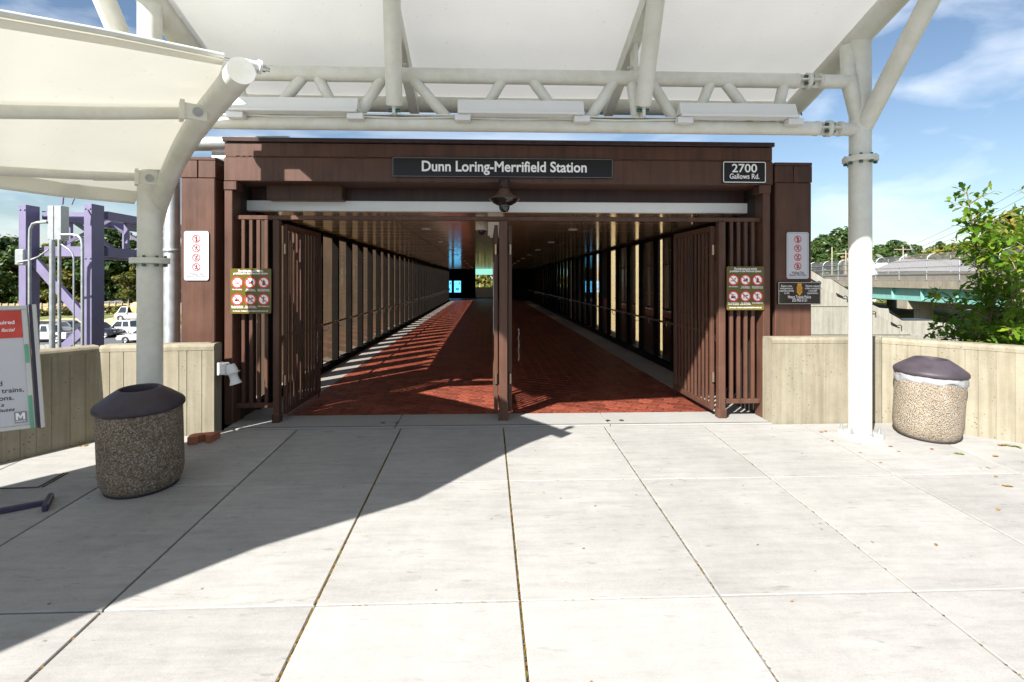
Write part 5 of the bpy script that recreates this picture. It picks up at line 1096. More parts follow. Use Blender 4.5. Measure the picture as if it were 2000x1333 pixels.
# timber fence beyond the highway: bays of boards with posts
fy = 84.0
tf = thing('timber_fence', (-56, fy, bank_z(-56, fy)), 'long tan timber fence across the highway at left', 'fence')
fz0, fz1 = bank_z(-56, fy) - 0.35, W(0, 592, fy).z
post_me = MB(); post_me.box((-0.09, -0.14, -0.3), (0.09, 0, fz1 - fz0 + 0.12)); post_me = post_me.mesh('fence_post', 'pole')
bay_me = MB()
for k in range(9): bay_me.box((k * 0.115 + 0.004, 0, 0), (k * 0.115 + 0.111, 0.025, fz1 - fz0 + 0.03 * ((k * 7) % 3) / 3))
bay_me = bay_me.mesh('board_bay', 'wood'); rail_me = MB(); rail_me.box((0, -0.06, 0), (1.035, -0.001, 0.1)); rail_me = rail_me.mesh('rail', 'pole')
x = -84.0
while x < -40:
    o = Vector((x, fy, fz0)) - WL[tf.name]
    place(bay_me, 'board_bay', tf, o); place(post_me, 'fence_post', tf, o)
    for z in (0.35, 1.0, 1.7): place(rail_me, 'rail', tf, o + V(0, 0, z))
    x += 1.035
# grey panel roof and white shed behind the fence
t = thing('panel_roof', W(250, 600, 92), 'long low grey panel roof behind the timber fence', 'roof')
for k in range(7):
    a = W(200 + k * 14, 590, 90); m = MB(); m.add([a, a + V(1.15, 0, 0.02), a + V(1.7, 5, 0.75), a + V(0.5, 5, 0.75), a + V(0, 0, -0.12), a + V(1.15, 0, -0.1), a + V(1.7, 5, 0.6), a + V(0.5, 5, 0.6)], [(0, 1, 2, 3), (7, 6, 5, 4), (0, 4, 5, 1), (1, 5, 6, 2), (2, 6, 7, 3), (3, 7, 4, 0)]); m.build('roof_panel', 'galv', t)
for k in (0, 3, 6): a = W(206 + k * 14, 590, 92); m = MB(); m.bar(a, (a.x, a.y, bank_z(a.x, a.y) - 0.3), 0.15, 0.15); m.build('roof_post', 'gant', t)
p = W(268, 578, 100); t = thing('white_shed', (p.x, p.y, bank_z(p.x, p.y)), 'small white shed with sloping roof behind the fence', 'shed')
m = MB(); m.box((p.x - 1.5, p.y, bank_z(p.x, p.y) - 0.3), (p.x + 3, p.y + 3, p.z)); m.build('wall', 'white_c', t); m = MB(); m.add([(p.x - 1.7, p.y - 0.2, p.z), (p.x + 3.2, p.y - 0.2, p.z - 0.3), (p.x + 3.2, p.y + 3.2, p.z + 0.3), (p.x - 1.7, p.y + 3.2, p.z + 0.6)], [(0, 1, 2, 3)]); m.build('roof', 'soffit', t)
p0 = W(251, 590, 88); t = thing('light_pole', (p0.x, p0.y, bank_z(p0.x, p0.y) - 0.2), 'thin grey lamp pole behind the timber fence', 'pole'); m = MB(); m.tube([(p0.x, p0.y, bank_z(p0.x, p0.y) - 0.2), W(251, 545, 88)], 0.09, 8); m.build('mast', 'galv', t); m = MB(); q = W(251, 545, 88); m.bar(q, q + V(0.9, 0, 0.05), 0.12, 0.08); m.build('lamp_arm', 'galv', t)
# concrete crash barrier along the near lanes
cb = MB(); cb.extrude_plan([(0, 0), (1, 0), (1, 1), (0, 1)], 0, 1); 
t = thing('crash_barrier', (-40, 47, GZ), 'long grey concrete crash barrier along the highway', 'barrier')
pr2 = [(-0.3, 0.0), (-0.28, 0.12), (-0.12, 0.35), (-0.08, 0.85), (0.08, 0.85), (0.12, 0.35), (0.28, 0.12), (0.3, 0.0)]
for k in range(14):
    m = MB(); xa_ = -90 + k * 6; xb_ = xa_ + 5.98; m.add([(xa_, 47 + a, GZ + 0.02 + z) for a, z in pr2] + [(xb_, 47 + a, GZ + 0.02 + z) for a, z in pr2], [tuple(range(8)), tuple(range(15, 7, -1))] + [(i, 8 + i, 9 + i, 1 + i) for i in range(7)]); m.build('barrier_unit', 'wing', t)

# vehicles on the highway
def vehicle(kind, col, loc, rz, label):
    name = {'pickup': 'pickup_truck', 'suv': 'suv', 'sedan': 'car', 'van': 'van'}[kind]
    t = thing(name, loc, label, {'pickup': 'pickup', 'suv': 'car', 'sedan': 'car', 'van': 'truck'}[kind], rot=(0, 0, rz))
    prof = {'pickup': [(-2.75, .42), (-2.78, .62), (-2.75, 1.02), (-2.7, 1.06), (-.75, 1.08), (1.0, 1.12), (1.35, 1.12), (2.45, 1.02), (2.68, .9), (2.75, .6), (2.72, .4)],
            'suv': [(-2.25, .4), (-2.32, .6), (-2.3, .95), (-2.2, 1.05), (-1.0, 1.06), (1.0, 1.06), (1.15, 1.05), (2.1, .95), (2.32, .82), (2.38, .55), (2.34, .38)],
            'sedan': [(-2.25, .36), (-2.32, .55), (-2.28, .86), (-2.1, .93), (-1.3, .95), (.8, .93), (1.1, .92), (2.0, .8), (2.25, .7), (2.34, .5), (2.3, .33)],
            'van': [(-3.2, .5), (-3.2, .7), (-3.2, 1.0), (-3.1, 1.15), (-1, 1.15), (1.5, 1.15), (1.7, 1.15), (2.6, 1.1), (2.7, 1.0), (2.75, .7), (2.72, .45)]}[kind]
    cabp = {'pickup': [(-.95, 1.06), (-.8, 1.78), (-.6, 1.84), (.5, 1.86), (.75, 1.8), (1.4, 1.1)], 'suv': [(-2.15, 1.03), (-1.85, 1.62), (-1.5, 1.72), (.1, 1.74), (.4, 1.68), (1.15, 1.04)],
            'sedan': [(-1.65, .93), (-1.0, 1.38), (-.6, 1.44), (.1, 1.44), (.35, 1.4), (1.15, .91)], 'van': [(1.0, 1.12), (1.02, 2.0), (1.1, 2.06), (1.8, 2.06), (1.95, 2.0), (2.5, 1.12)]}[kind]
    wb = {'pickup': (-1.75, 1.85), 'suv': (-1.4, 1.45), 'sedan': (-1.4, 1.4), 'van': (-2.0, 1.9)}[kind]; wr = {'pickup': .39, 'suv': .37, 'sedan': .33, 'van': .42}[kind]; hw = {'pickup': .98, 'suv': .93, 'sedan': .9, 'van': 1.0}[kind]
    # body: side profile with wheel arches, lofted over five stations across
    bot = [(prof[-1][0], prof[-1][1])]
    for wx in (wb[1], wb[0]): bot += [(wx + (wr + .07) * math.cos(a), max(.3, wr + (wr + .07) * math.sin(a))) for a in [math.pi * k / 8 for k in range(9)]]
    bot.append((prof[0][0], prof[0][1])); out = prof + bot[1:-1]
    m = MB(); n = len(out); st = [(-hw, .93), (-hw + .06, 1.0), (0, 1.02), (hw - .06, 1.0), (hw, .93)]
    rows = [[(x * (1 - .012 * (abs(y) > hw - .01)), y, .35 + (z - .35) * s if z > .5 else z) for x, z in out] for y, s in st]
    vs = [p for r in rows for p in r]; m.add(vs, [(i * n + k, i * n + (k + 1) % n, (i + 1) * n + (k + 1) % n, (i + 1) * n + k) for i in range(4) for k in range(n)], True)
    m.add(rows[0], [tuple(range(n))]); m.add(rows[-1], [tuple(range(n))[::-1]]); m.build('body', col, t, local=True)
    m = MB(); nc = len(cabp); zb0 = cabp[0][1]
    lo = [(x, -hw + .04 + .16 * (z - zb0), z) for x, z in cabp]; hi = [(x, hw - .04 - .16 * (z - zb0), z) for x, z in cabp]
    m.add(lo + hi, [tuple(range(nc)), tuple(range(2 * nc - 1, nc - 1, -1))] + [(k, nc + k, nc + k + 1, k + 1) for k in range(nc - 1)]); m.build('cabin', col, t, local=True)
    zt_ = cabp[2][1]; xs = [cabp[0][0], cabp[-1][0]]
    for s_ in (-1, 1):
        L_ = cabp[1][0] + .12; Rr = cabp[-2][0] - .05; mid = (L_ + Rr) / 2 if kind != 'van' else None
        def win(xa, xb, xat_, xbt):
            m = MB(); zl, zu = zb0 + .06, zt_ - .1; yl, yu = (hw - .04 - .16 * .06 + .004), (hw - .04 - .16 * (zu - zb0) + .004)
            m.add([(xa, s_ * yl, zl), (xb, s_ * yl, zl), (xbt, s_ * yu, zu), (xat_, s_ * yu, zu)], [(0, 1, 2, 3)]); m.build('side_window', 'carglass', t, local=True)
        if mid is not None: win(L_ - .1, mid - .05, L_ + .06, mid - .05); win(mid + .05, Rr + .5, mid + .05, Rr)
        else: win(L_, Rr + .35, L_ + .05, Rr)
        m = MB(); m.box((.55, s_ * (hw - .02) - .005, .88), (.75, s_ * (hw - .02) + .02, .91)); m.build('door_handle', 'ink_k', t, local=True)
        m = MB(); m.box((.95, min(s_ * hw, s_ * (hw + .2)), 1.08), (1.08, max(s_ * hw, s_ * (hw + .2)), 1.25), 0.02); m.build('mirror', col, t, local=True)
        m = MB(); m.box((prof[0][0] - .015, s_ * hw * .72 - .14, .72), (prof[0][0] + .1, s_ * hw * .72 + .14, .95), .02); m.build('tail_light', 'ink_r', t, local=True)
        m = MB(); m.box((prof[-2][0] - .22, s_ * hw * .72 - .16, .62), (prof[-2][0] - .012, s_ * hw * .72 + .16, .8), .03); m.build('headlight', 'rim', t, local=True)
        for wx in wb:
            m = MB(); yo = s_ * (hw - .02); yi = s_ * (hw - .24); a_, b_ = min(yo, yi), max(yo, yi)
            m.lathe([(wr * .62, a_), (wr * .95, a_), (wr, a_ + .04), (wr, b_ - .04), (wr * .95, b_), (wr * .62, b_)], (wx, 0, wr), 24, axis='y'); wl = m.build('wheel', 'tyre', t, local=True)
            m = MB(); yc = s_ * (hw - .05); m.lathe([(0.0, yc), (wr * .2, yc), (wr * .3, yc - s_ * .03), (wr * .6, yc - s_ * .01), (wr * .64, yc)], (wx, 0, wr), 20, axis='y'); m.build('rim', 'rim', wl, local=True)
    for e, nm in ((0, 'rear_window'), (-1, 'windscreen')):
        i0, i1 = (0, 1) if e == 0 else (nc - 1, nc - 2); (xa, zl), (xb, zu) = cabp[i0], cabp[i1]
        o_ = -.006 if e == 0 else .006; f0, f1 = .12, .92
        pa = (xa + (xb - xa) * f0 + o_, zl + (zu - zl) * f0); pb_ = (xa + (xb - xa) * f1 + o_, zl + (zu - zl) * f1)
        m = MB(); m.add([(pa[0], -hw + .12, pa[1]), (pa[0], hw - .12, pa[1]), (pb_[0], hw - .2, pb_[1]), (pb_[0], -hw + .2, pb_[1])], [(0, 1, 2, 3)]); m.build(nm, 'carglass', t, local=True)
    if kind == 'pickup':
        m = MB(); m.box((-2.66, -hw + .12, 1.095), (-1.0, hw - .12, 1.10)); m.build('bed_floor', 'void', t, local=True)
    if kind == 'van':
        m = MB(); m.tube([(-3.0, 0, 1.85), (-2.8, 0, 1.85), (.6, 0, 1.85), (.85, 0, 1.85)], [.5, .8, .8, .5], 20); m.build('tank', 'ochre', t, local=True)
    for e in (0, -1):
        x = prof[1][0] if e == 0 else prof[-2][0]; m = MB(); m.box((x - .06, -hw + .05, .42), (x + .06, hw - .05, .58), .02); m.build('bumper', 'ink_k' if kind != 'sedan' else col, t, local=True)
    return t
M['car_w'] = mat('white_car_paint', (0.5, 0.5, 0.51), 0.25, var=0.01, coat=0.5); M['car_k'] = mat('dark_car_paint', (0.02, 0.02, 0.026), 0.2, var=0.02, coat=0.6); M['car_g'] = mat('grey_car_paint', (0.16, 0.17, 0.19), 0.25, 0.3, var=0.02, coat=0.6)
def on_road(px, d): p = W(px, 600, d); return (p.x, p.y, GZ + 0.025)
vehicle('pickup', 'car_w', on_road(249, 61.0), math.pi, 'white crew-cab pickup on the highway just left of the left column')
vehicle('suv', 'car_k', on_road(191, 59.0), 0.0, 'dark car with red tail lights beside the white crew-cab pickup')
vehicle('sedan', 'car_w', on_road(282, 54.5), math.pi, 'white car half hidden behind the left column on the highway')
vehicle('pickup', 'car_w', on_road(92, 55.0), math.pi, 'white pickup on the highway seen between the gantry posts')
vehicle('suv', 'car_k', on_road(64, 60.0), math.pi, 'black car behind the white pickup between gantry posts')
vehicle('suv', 'car_g', on_road(134, 61.5), 0.0, 'grey car beyond the electrical conduits on the highway')
vehicle('van', 'car_w', (W(272, 600, 71).x, W(272, 600, 71).y, bank_z(W(272, 600, 71).x, W(272, 600, 71).y) + .1), math.pi, 'white truck with ochre tank on the bank above the highway')

# ================================================================== TREES
def leaf_cloud(m, c, rad, n, size, rng, flat=0.8):
    for _ in range(n):
        while True:
            v = Vector((rng.uniform(-1, 1), rng.uniform(-1, 1), rng.uniform(-1, 1)))
            if 0.05 < v.length < 1: break
        v = v.normalized() * (v.length ** 0.45)
        p = Vector(c) + Vector((v.x * rad[0], v.y * rad[1], v.z * rad[2])); s = size * rng.uniform(0.6, 1.4)
        nrm = (v + Vector((rng.uniform(-.8, .8), rng.uniform(-.8, .8), rng.uniform(-.3, 1.1)))).normalized(); a = nrm.orthogonal().normalized(); b_ = nrm.cross(a)
        q = rng.uniform(0, 6.28); a, b_ = a * math.cos(q) + b_ * math.sin(q), b_ * math.cos(q) - a * math.sin(q)
        m.add([p - a * s, p - b_ * s * 0.55, p + a * s, p + b_ * s * 0.55], [(0, 1, 2, 3)])
def tree_proto(seed, h, spread, leafm, nb=16, nl=230, size=0.32, bare=0.28, name='tree'):
    rng = random.Random(seed)
    root = bpy.data.objects.new(name, None); COL.objects.link(root); WL[root.name] = Vector()
    wood = MB(); crown = MB()
    top = Vector((rng.uniform(-.4, .4), rng.uniform(-.4, .4), h * 0.86)); pts = [Vector((0, 0, -0.5)), Vector((rng.uniform(-.1, .1), 0, h * 0.3)), Vector((top.x * .5, top.y * .5, h * 0.6)), top]
    wood.tube(pts, [h * .028, h * .021, h * .013, h * .004], 8)
    for k in range(nb):
        f = bare + (1 - bare) * (k + rng.random()) / nb; zb_ = h * f * 0.9; a = k * 2.4 + rng.uniform(-.5, .5)
        prof = math.sin(math.pi * min(1, (f - bare) / (1 - bare) * 0.82 + 0.16)) ** 0.7
        r = spread * prof * rng.uniform(0.6, 1.1)
        st = Vector((top.x * f * .7, top.y * f * .7, zb_ * 0.86)); en = Vector((r * math.cos(a), r * math.sin(a), zb_ + r * rng.uniform(0.1, 0.5)))
        md = (st + en) / 2 + Vector((0, 0, -0.05 * h * rng.random()))
        wood.tube([st, md, en], [h * .009, h * .006, h * .002], 6)
        for q in (0.55, 0.85, 1.0):
            c = st.lerp(en, q) + Vector((rng.uniform(-.3, .3), rng.uniform(-.3, .3), rng.uniform(-.1, .4))); cr_ = spread * rng.uniform(0.18, 0.36)
            leaf_cloud(crown, c, (cr_, cr_, cr_ * rng.uniform(0.55, 0.8)), nl // 3, size, rng)
    leaf_cloud(crown, (top.x, top.y, h * 0.93), (spread * .28, spread * .28, h * .09), nl // 2, size, rng)
    wood.build('trunk', 'bark', root, local=True); crown.build('crown', leafm, root, local=True)
    return root
protos = {'d1': tree_proto(1, 10, 3.6, 'leaf_d', 20, 260), 'd2': tree_proto(2, 11, 4.2, 'leaf_d', 22, 260, bare=0.16), 'y1': tree_proto(3, 10, 3.8, 'leaf_y', 20, 240, bare=0.14), 'd3': tree_proto(4, 9, 4.4, 'leaf_d', 20, 240, bare=0.1), 'o1': tree_proto(5, 8, 3.8, 'leaf_o', 16, 160, bare=0.1), 'y2': tree_proto(8, 10, 4.4, 'leaf_y', 22, 260, bare=0.1)}
used = set()
def tree(kind, x, y, z, h, label, group, wide=1.0):
    pr_ = protos[kind]; o = pr_ if kind not in used else copy_tree(pr_); used.add(kind)
    h0 = {'d1': 10, 'd2': 11, 'y1': 10, 'd3': 9, 'o1': 8, 'y2': 10}[kind]
    o.location = (x, y, z); s = h / h0; o.scale = (s * wide, s * wide, s); o.rotation_euler = (0, 0, (x * 13.7 + y * 3.1) % 6.28); o.name = 'tree'
    return tag(o, label, 'tree', group)
def tree_px(kind, px, pyt, d, z, label, group, wide=1.0):
    p = W(px, pyt, d); return tree(kind, p.x, p.y, z, p.z - z, label, group, wide)
gl, gr_ = 'trees beyond the highway at left', 'trees beyond the overpass at right'
for i, (kd, px, pyt, d, w_, lb) in enumerate([('d2', -45, 470, 92, 1.2, 'dark tree at the left picture edge'), ('d3', 8, 466, 95, 1.1, 'green tree left of the first gantry post'), ('d1', 38, 482, 90, 1.1, 'dense dark tree behind the first gantry post'),
        ('d3', 78, 492, 93, 1.0, 'dark tree behind the electrical conduits'), ('y1', 112, 470, 96, 1.1, 'yellowing tree seen past the electrical cabinet'), ('y2', 148, 480, 92, 1.0, 'yellow green tree just left of the second gantry post'),
        ('d2', 185, 462, 96, 1.1, 'tall dark tree behind the second gantry post'), ('d1', 214, 446, 94, 1.1, 'tall tree rising into the gantry lattice'), ('d2', 246, 452, 95, 1.1, 'dark tree between gantry and left column'),
        ('y1', 268, 515, 90, 1.0, 'yellowing tree low beside the left column'), ('d3', 300, 470, 96, 1.1, 'dark tree hidden mostly by the left column'), ('d2', 345, 480, 98, 1.1, 'tree behind the galvanised downpipe')]):
    p = W(px, pyt, d); tree_px(kd, px, pyt, d, bank_z(p.x, p.y) - 0.3, lb, gl, w_)
for px, pyt, d, lb in ((62, 530, 100, 'dark understorey behind the first gantry post'), (130, 540, 100, 'dark understorey behind the conduits'), (225, 530, 100, 'dark understorey right of the second gantry post'), (10, 540, 100, 'dark understorey at left picture edge'), (290, 530, 100, 'dark understorey behind the left column')):
    p = W(px, pyt, d); tree_px('d3', px, pyt, d, bank_z(p.x, p.y) - 0.8, lb, gl, 2.0)
# low bushes on the bank
bush_me = MB(); rb_ = random.Random(21)
for k in range(9): leaf_cloud(bush_me, (rb_.uniform(-.6, .6), rb_.uniform(-.5, .5), rb_.uniform(.15, .6)), (.45, .45, .35), 60, .13, rb_)
bush_me = bush_me.mesh('foliage', 'leaf_y')
for i, (px, d, s_, lb) in enumerate(((208, 80, 1.3, 'small bush by the fence right of the gantry post'), (240, 79, 1.5, 'larger bush by the timber fence near the left column'), (222, 81, 1.1, 'low bush between two larger ones by the fence'), (126, 79, 1.4, 'bush on the bank behind the conduits'), (100, 80, 1.2, 'bush at the fence foot behind the cabinet'), (150, 80, 1.2, 'bush at the fence foot left of the second gantry post'), (80, 79, 1.1, 'bush right of the first gantry post'))):
    p = W(px, 600, d); t = thing('bush', (p.x, p.y, bank_z(p.x, p.y) + .1), lb, 'bush', 'bushes along the timber fence'); t.scale = (s_ * 1.3, s_, s_); place(bush_me, 'foliage', t, (0, 0, 0), (0, 0, i * 1.3))

# ================================================================== RIGHT BACKGROUND
# stepped concrete wing wall
YW = 15.0
def wp(px, py, Y=YW): q = PY(px, py, Y); return (q.x, q.z)
t = thing('wing_wall', (wp(1680, 600)[0], YW, -1.6), 'pale concrete wing wall with stepped sloping coping beyond right parapet', 'wall')
prof = [wp(1450, 452), wp(1584, 522), wp(1622, 545), wp(1633, 545), wp(1660, 562), wp(1706, 592), wp(1733, 604), wp(1748, 604), wp(1750, 613), wp(1776, 628), wp(1840, 628), wp(1840, 760), wp(1450, 760)]
m = MB(); m.add([(x, YW + 0.25, z) for x, z in prof] + [(x, YW + 0.9, z) for x, z in prof], [tuple(range(13)), tuple(range(25, 12, -1))] + [(k, 13 + k, 13 + (k + 1) % 13, (k + 1) % 13) for k in range(13)]); m.build('wall_body', 'wing', t)
def panel(pts, nm='wall_panel'):
    n = len(pts); P_ = [wp(*p) for p in pts]; m = MB(); m.add([(x, YW + 0.15, z) for x, z in P_] + [(x, YW + 0.249, z) for x, z in P_], [tuple(range(n)), tuple(range(2 * n - 1, n - 1, -1))] + [(k, n + k, n + (k + 1) % n, (k + 1) % n) for k in range(n)]); m.build(nm, 'wing', t)
panel([(1450, 480), (1586, 555), (1640, 575), (1692, 599.3), (1450, 599.3)]); panel([(1450, 600.7), (1695, 600.7), (1790, 655), (1450, 655)]); panel([(1450, 656.5), (1900, 656.5), (1900, 760), (1450, 760)])
for k, (a, b_) in enumerate((((1584, 522), (1622, 545)), ((1640, 549), (1706, 591)), ((1748, 607), (1776, 627)), ((1776, 627.5), (1840, 627.5)))):
    (xa_, z0_), (xb_, z1_) = wp(*a), wp(*b_); m = MB(); m.bar((xa_, YW + 0.58, z0_ + 0.008), (xb_, YW + 0.58, z1_ + 0.008), 0.66, 0.02); m.build('coping_strip', 'ink_k', t)
for k, (px, py) in enumerate(((1596, 548), (1648, 577), (1704, 607), (1755, 634))):
    x, z = wp(px, py); m = MB(); m.poly_y([(x - .13, z + .06), (x - .12, z - .01), (x + .06, z - .08), (x + .06, z - .04)], YW + 0.11, 0.06); m.tube([(x + .04, YW + 0.1, z - .06), (x + .10, YW + 0.07, z - .02), (x + .16, YW + 0.07, z - .06), (x + .15, YW + 0.07, z - .13)], 0.014, 6); m.build('hook_bracket', 'ink_k', t)
p = W(1853, 660, 14.0); t = thing('concrete_post', (p.x, p.y, emb_z(p.x, p.y) - .2), 'round topped concrete post behind the right parapet', 'post')
m = MB(); zt_ = W(1853, 632, 14).z; r_ = 0.2; pts = [(-r_, emb_z(p.x, p.y) - .2 - zt_)] + [(r_ * math.cos(a), r_ * .8 * math.sin(a) - r_ * .8) for a in [math.pi - math.pi * k / 10 for k in range(11)]] + [(r_, emb_z(p.x, p.y) - .2 - zt_)]
m.poly_y([(p.x + a, zt_ + b_) for a, b_ in pts], p.y, 0.3); m.build('shaft', 'wing', t)
# road overpass with teal girders and mesh fence
def bl(d): return 22.28 + 0.198 * d                       # its near edge in plan
d_a, d_b = 14.0, 95.0
def bp(d, off=0.0, z=0.0):
    base = FWD * d + RGT * (bl(d) - 0.038 * d); n = Vector((1, -0.2, 0)).normalized(); return Vector((base.x, base.y, 0)) + n * off + Vector((0, 0, z))
ov = thing('road_overpass', bp(40, 4, GZ), 'concrete road overpass with teal girders and mesh fence at right', 'bridge')
def beam(o0, o1, z0, z1, da=d_a, db=d_b, mt='bridge_c', nm='deck_edge'):
    m = MB(); vs = [bp(d, o, z) for d in (da, db) for o, z in ((o0, z0), (o1, z0), (o1, z1), (o0, z1))]; m.add(vs, [(0, 3, 2, 1), (4, 5, 6, 7), (0, 1, 5, 4), (1, 2, 6, 5), (2, 3, 7, 6), (3, 0, 4, 7)]); return m.build(nm, mt, ov)
beam(0.0, 12, 1.08, 1.55, nm='deck'); beam(0.25, 0.5, 1.55, 2.05, nm='parapet'); beam(11.5, 11.8, 1.55, 2.3, nm='parapet')
beam(0.32, 0.36, 0.28, 1.08, mt='teal', nm='girder_web'); beam(0.12, 0.56, 0.20, 0.275, mt='teal', nm='girder_flange'); beam(4, 4.3, 0.2, 1.08, mt='teal', nm='girder_web'); beam(7.5, 7.8, 0.2, 1.08, mt='teal', nm='girder_web')
d = 18.0
while d < 90:
    m = MB(); c = bp(d, 0.22, 0.68); ax = (bp(d + 1) - bp(d)).normalized(); m.obox(c, ax, Vector((ax.y, -ax.x, 0)), V(0, 0, 1), 0.03, 0.095, 0.4); m.build('stiffener', 'teal', ov); d += 3.3
for d in (22.5, 36.5, 55.0):
    for o in (1.5, 5.5, 9.5): m = MB(); c = bp(d, o); m.tube([(c.x, c.y, GZ - .5), (c.x, c.y, -0.4)], 0.55, 16); m.build('pier', 'bridge_c', ov)
    m = MB(); c = bp(d, 5.7, -0.1); ax = (bp(d + 1) - bp(d)).normalized(); m.obox(c, ax, Vector((ax.y, -ax.x, 0)), V(0, 0, 1), 0.6, 5.6, 0.29); m.build('pier_cap', 'bridge_c', ov)
fe = thing('mesh_fence', bp(40, 0.3, 1.55), 'grey chain link fence with curved top along the overpass', 'fence')
M['mesh'] = mesh_fence_mat('chain_link', (0.20, 0.20, 0.21), 0.2)
def fprof(d): return [bp(d, 0.2, 1.6), bp(d, 0.2, 2.95), bp(d, 0.26, 3.15), bp(d, 0.42, 3.32), bp(d, 0.7, 3.42)]
m = MB(); ds = [d_a + (d_b - d_a) * k / 40 for k in range(41)]; m.grid([fprof(d) for d in ds]); m.build('chain_link_sheet', M['mesh'], fe)
d = 16.0
while d < 94: m = MB(); m.tube(fprof(d), 0.035, 6); m.build('fence_post', 'galv', fe); d += 3.0
for z in (1.62, 2.1, 2.5, 2.95): m = MB(); m.tube([bp(d_a, 0.17, z), bp(d_b, 0.17, z)], 0.025, 6); m.build('rail', 'galv', fe)
f2 = MB(); f2.grid([[bp(d, 11.7, 2.3), bp(d, 11.7, 4.0)] for d in ds]); t = thing('mesh_fence', bp(40, 11.7, 2.3), 'second mesh fence along the far side of the overpass', 'fence'); f2.build('chain_link_sheet', M['mesh'], t)
for d in (20, 30, 40, 50, 60, 70, 80): m = MB(); m.tube([bp(d, 11.7, 2.25), bp(d, 11.7, 4.0)], 0.04, 6); m.build('fence_post', 'galv', t)
# tall concrete flank wall outside the corridor on the right
t = thing('flank_wall', (7.4, 33, GZ), 'tall sunlit cream concrete wall glimpsed between the dark fins at right', 'wall')
for k in range(8): m = MB(); m.box((7.2, 16.2 + 4.2 * k + 0.012, GZ), (7.5, 16.2 + 4.2 * (k + 1) - 0.012, 4.6 if k < 2 else 6.2)); m.build('wall_panel', 'cream', t)
# abutment under the overpass
m = MB(); m.add([bp(d, o, z) for d, o, z in ((44, -4, -1.2), (70, -4, -1.2), (70, 14, -1.2), (44, 14, -1.2), (40, -4, GZ - .3), (74, -4, GZ - .3), (74, 14, GZ - .3), (40, 14, GZ - .3))], [(0, 1, 2, 3), (0, 4, 5, 1), (1, 5, 6, 2), (2, 6, 7, 3), (3, 7, 4, 0)]); structure('bridge_bank', m, 'grass')
# utility poles and wires
def upole(px, pyt, d, zb_, label, arm=1.6, r=0.13):
    p = W(px, pyt, d); t = thing('utility_pole', (p.x, p.y, zb_), label, 'pole', 'utility poles beyond the overpass')
    m = MB(); m.tube([(p.x, p.y, zb_), (p.x, p.y, p.z)], [r, r * .7], 8); m.build('mast', 'pole', t)
    if arm: m = MB(); m.bar((p.x - arm, p.y, p.z - .5), (p.x + arm, p.y, p.z - .5), .12, .12); m.build('cross_arm', 'pole', t)
    if arm: m = MB(); m.lathe([(0, 0), (.25, 0), (.25, .9), (0, .9)], (p.x + .35, p.y - .2, p.z - 2.2), 10); m.build('transformer', 'galv', t)
    return p
upole(1652, 490, 88, -3, 'utility pole with cross arm just left of the right column'); a1_ = upole(1764, 482, 90, -3, 'utility pole with cross arm over the overpass fence'); a2_ = upole(1907, 452, 80, -3, 'tall plain utility pole behind the shrub', 0, 0.16); upole(1625, 483, 84, -3, 'ochre utility pole against the trees left of the right column', 0, 0.12)
for k, (za_, zb2) in enumerate(((-.4, -.3), (-1.1, -2.3), (-1.5, -4.0))):
    a, b_ = a1_ + V(0.2 * k, 0, za_), W(2060, 330 + 22 * k, 60); t = thing('overhead_wire', (a.x, a.y, a.z - 1), ('uppermost', 'middle', 'lowest')[k] + ' of the overhead wires crossing the sky at right', 'wire')
    m = MB(); m.tube([a.lerp(b_, s_ / 16) + V(0, 0, -1.2 * 4 * (s_ / 16) * (1 - s_ / 16) * 0.5) for s_ in range(17)], 0.022, 5); m.build('cable', 'ink_k', t)
p = W(1695, 560, 60); t = thing('white_brace_post', (p.x, p.y, -3), 'white leaning post behind the overpass fence right of the column', 'post'); m = MB(); m.tube([W(1686, 470, 60), W(1710, 560, 58)], [0.25, 0.6], 10); m.build('shaft', 'white_c', t)
# house roofs past the bridge
for px, py, d, w_, h_, lb, mt in ((1858, 505, 80, 7, 2.0, 'grey pitched house roof beyond the overpass fence', 'roofing'), (1738, 512, 95, 4.5, 2.2, 'pale gabled house beyond the overpass fence', 'white_c')):
    p = W(px, py, d); t = thing('house', (p.x, p.y, -3), lb, 'house')
    m = MB(); m.box((p.x - w_, p.y, -3), (p.x + w_, p.y + 8, p.z - h_)); m.build('wall', 'white_c', t)
    m = MB(); x0_, x1_ = p.x - w_ - .4, p.x + w_ + .4; m.add([(x0_, p.y - .4, p.z - h_), (x1_, p.y - .4, p.z - h_), (x1_ - 2.5, p.y + 4, p.z), (x0_ + 2.5, p.y + 4, p.z), (x0_, p.y + 8.4, p.z - h_), (x1_, p.y + 8.4, p.z - h_)], [(0, 1, 2, 3), (1, 5, 2), (5, 4, 3, 2), (4, 0, 3)]); m.build('roof', 'roofing' if mt == 'roofing' else 'soffit', t)
    m = MB(); m.box((p.x - 1, p.y - .03, p.z - h_ - 1.6), (p.x + 1, p.y - .005, p.z - h_ - .4)); m.build('window', 'carglass', t)
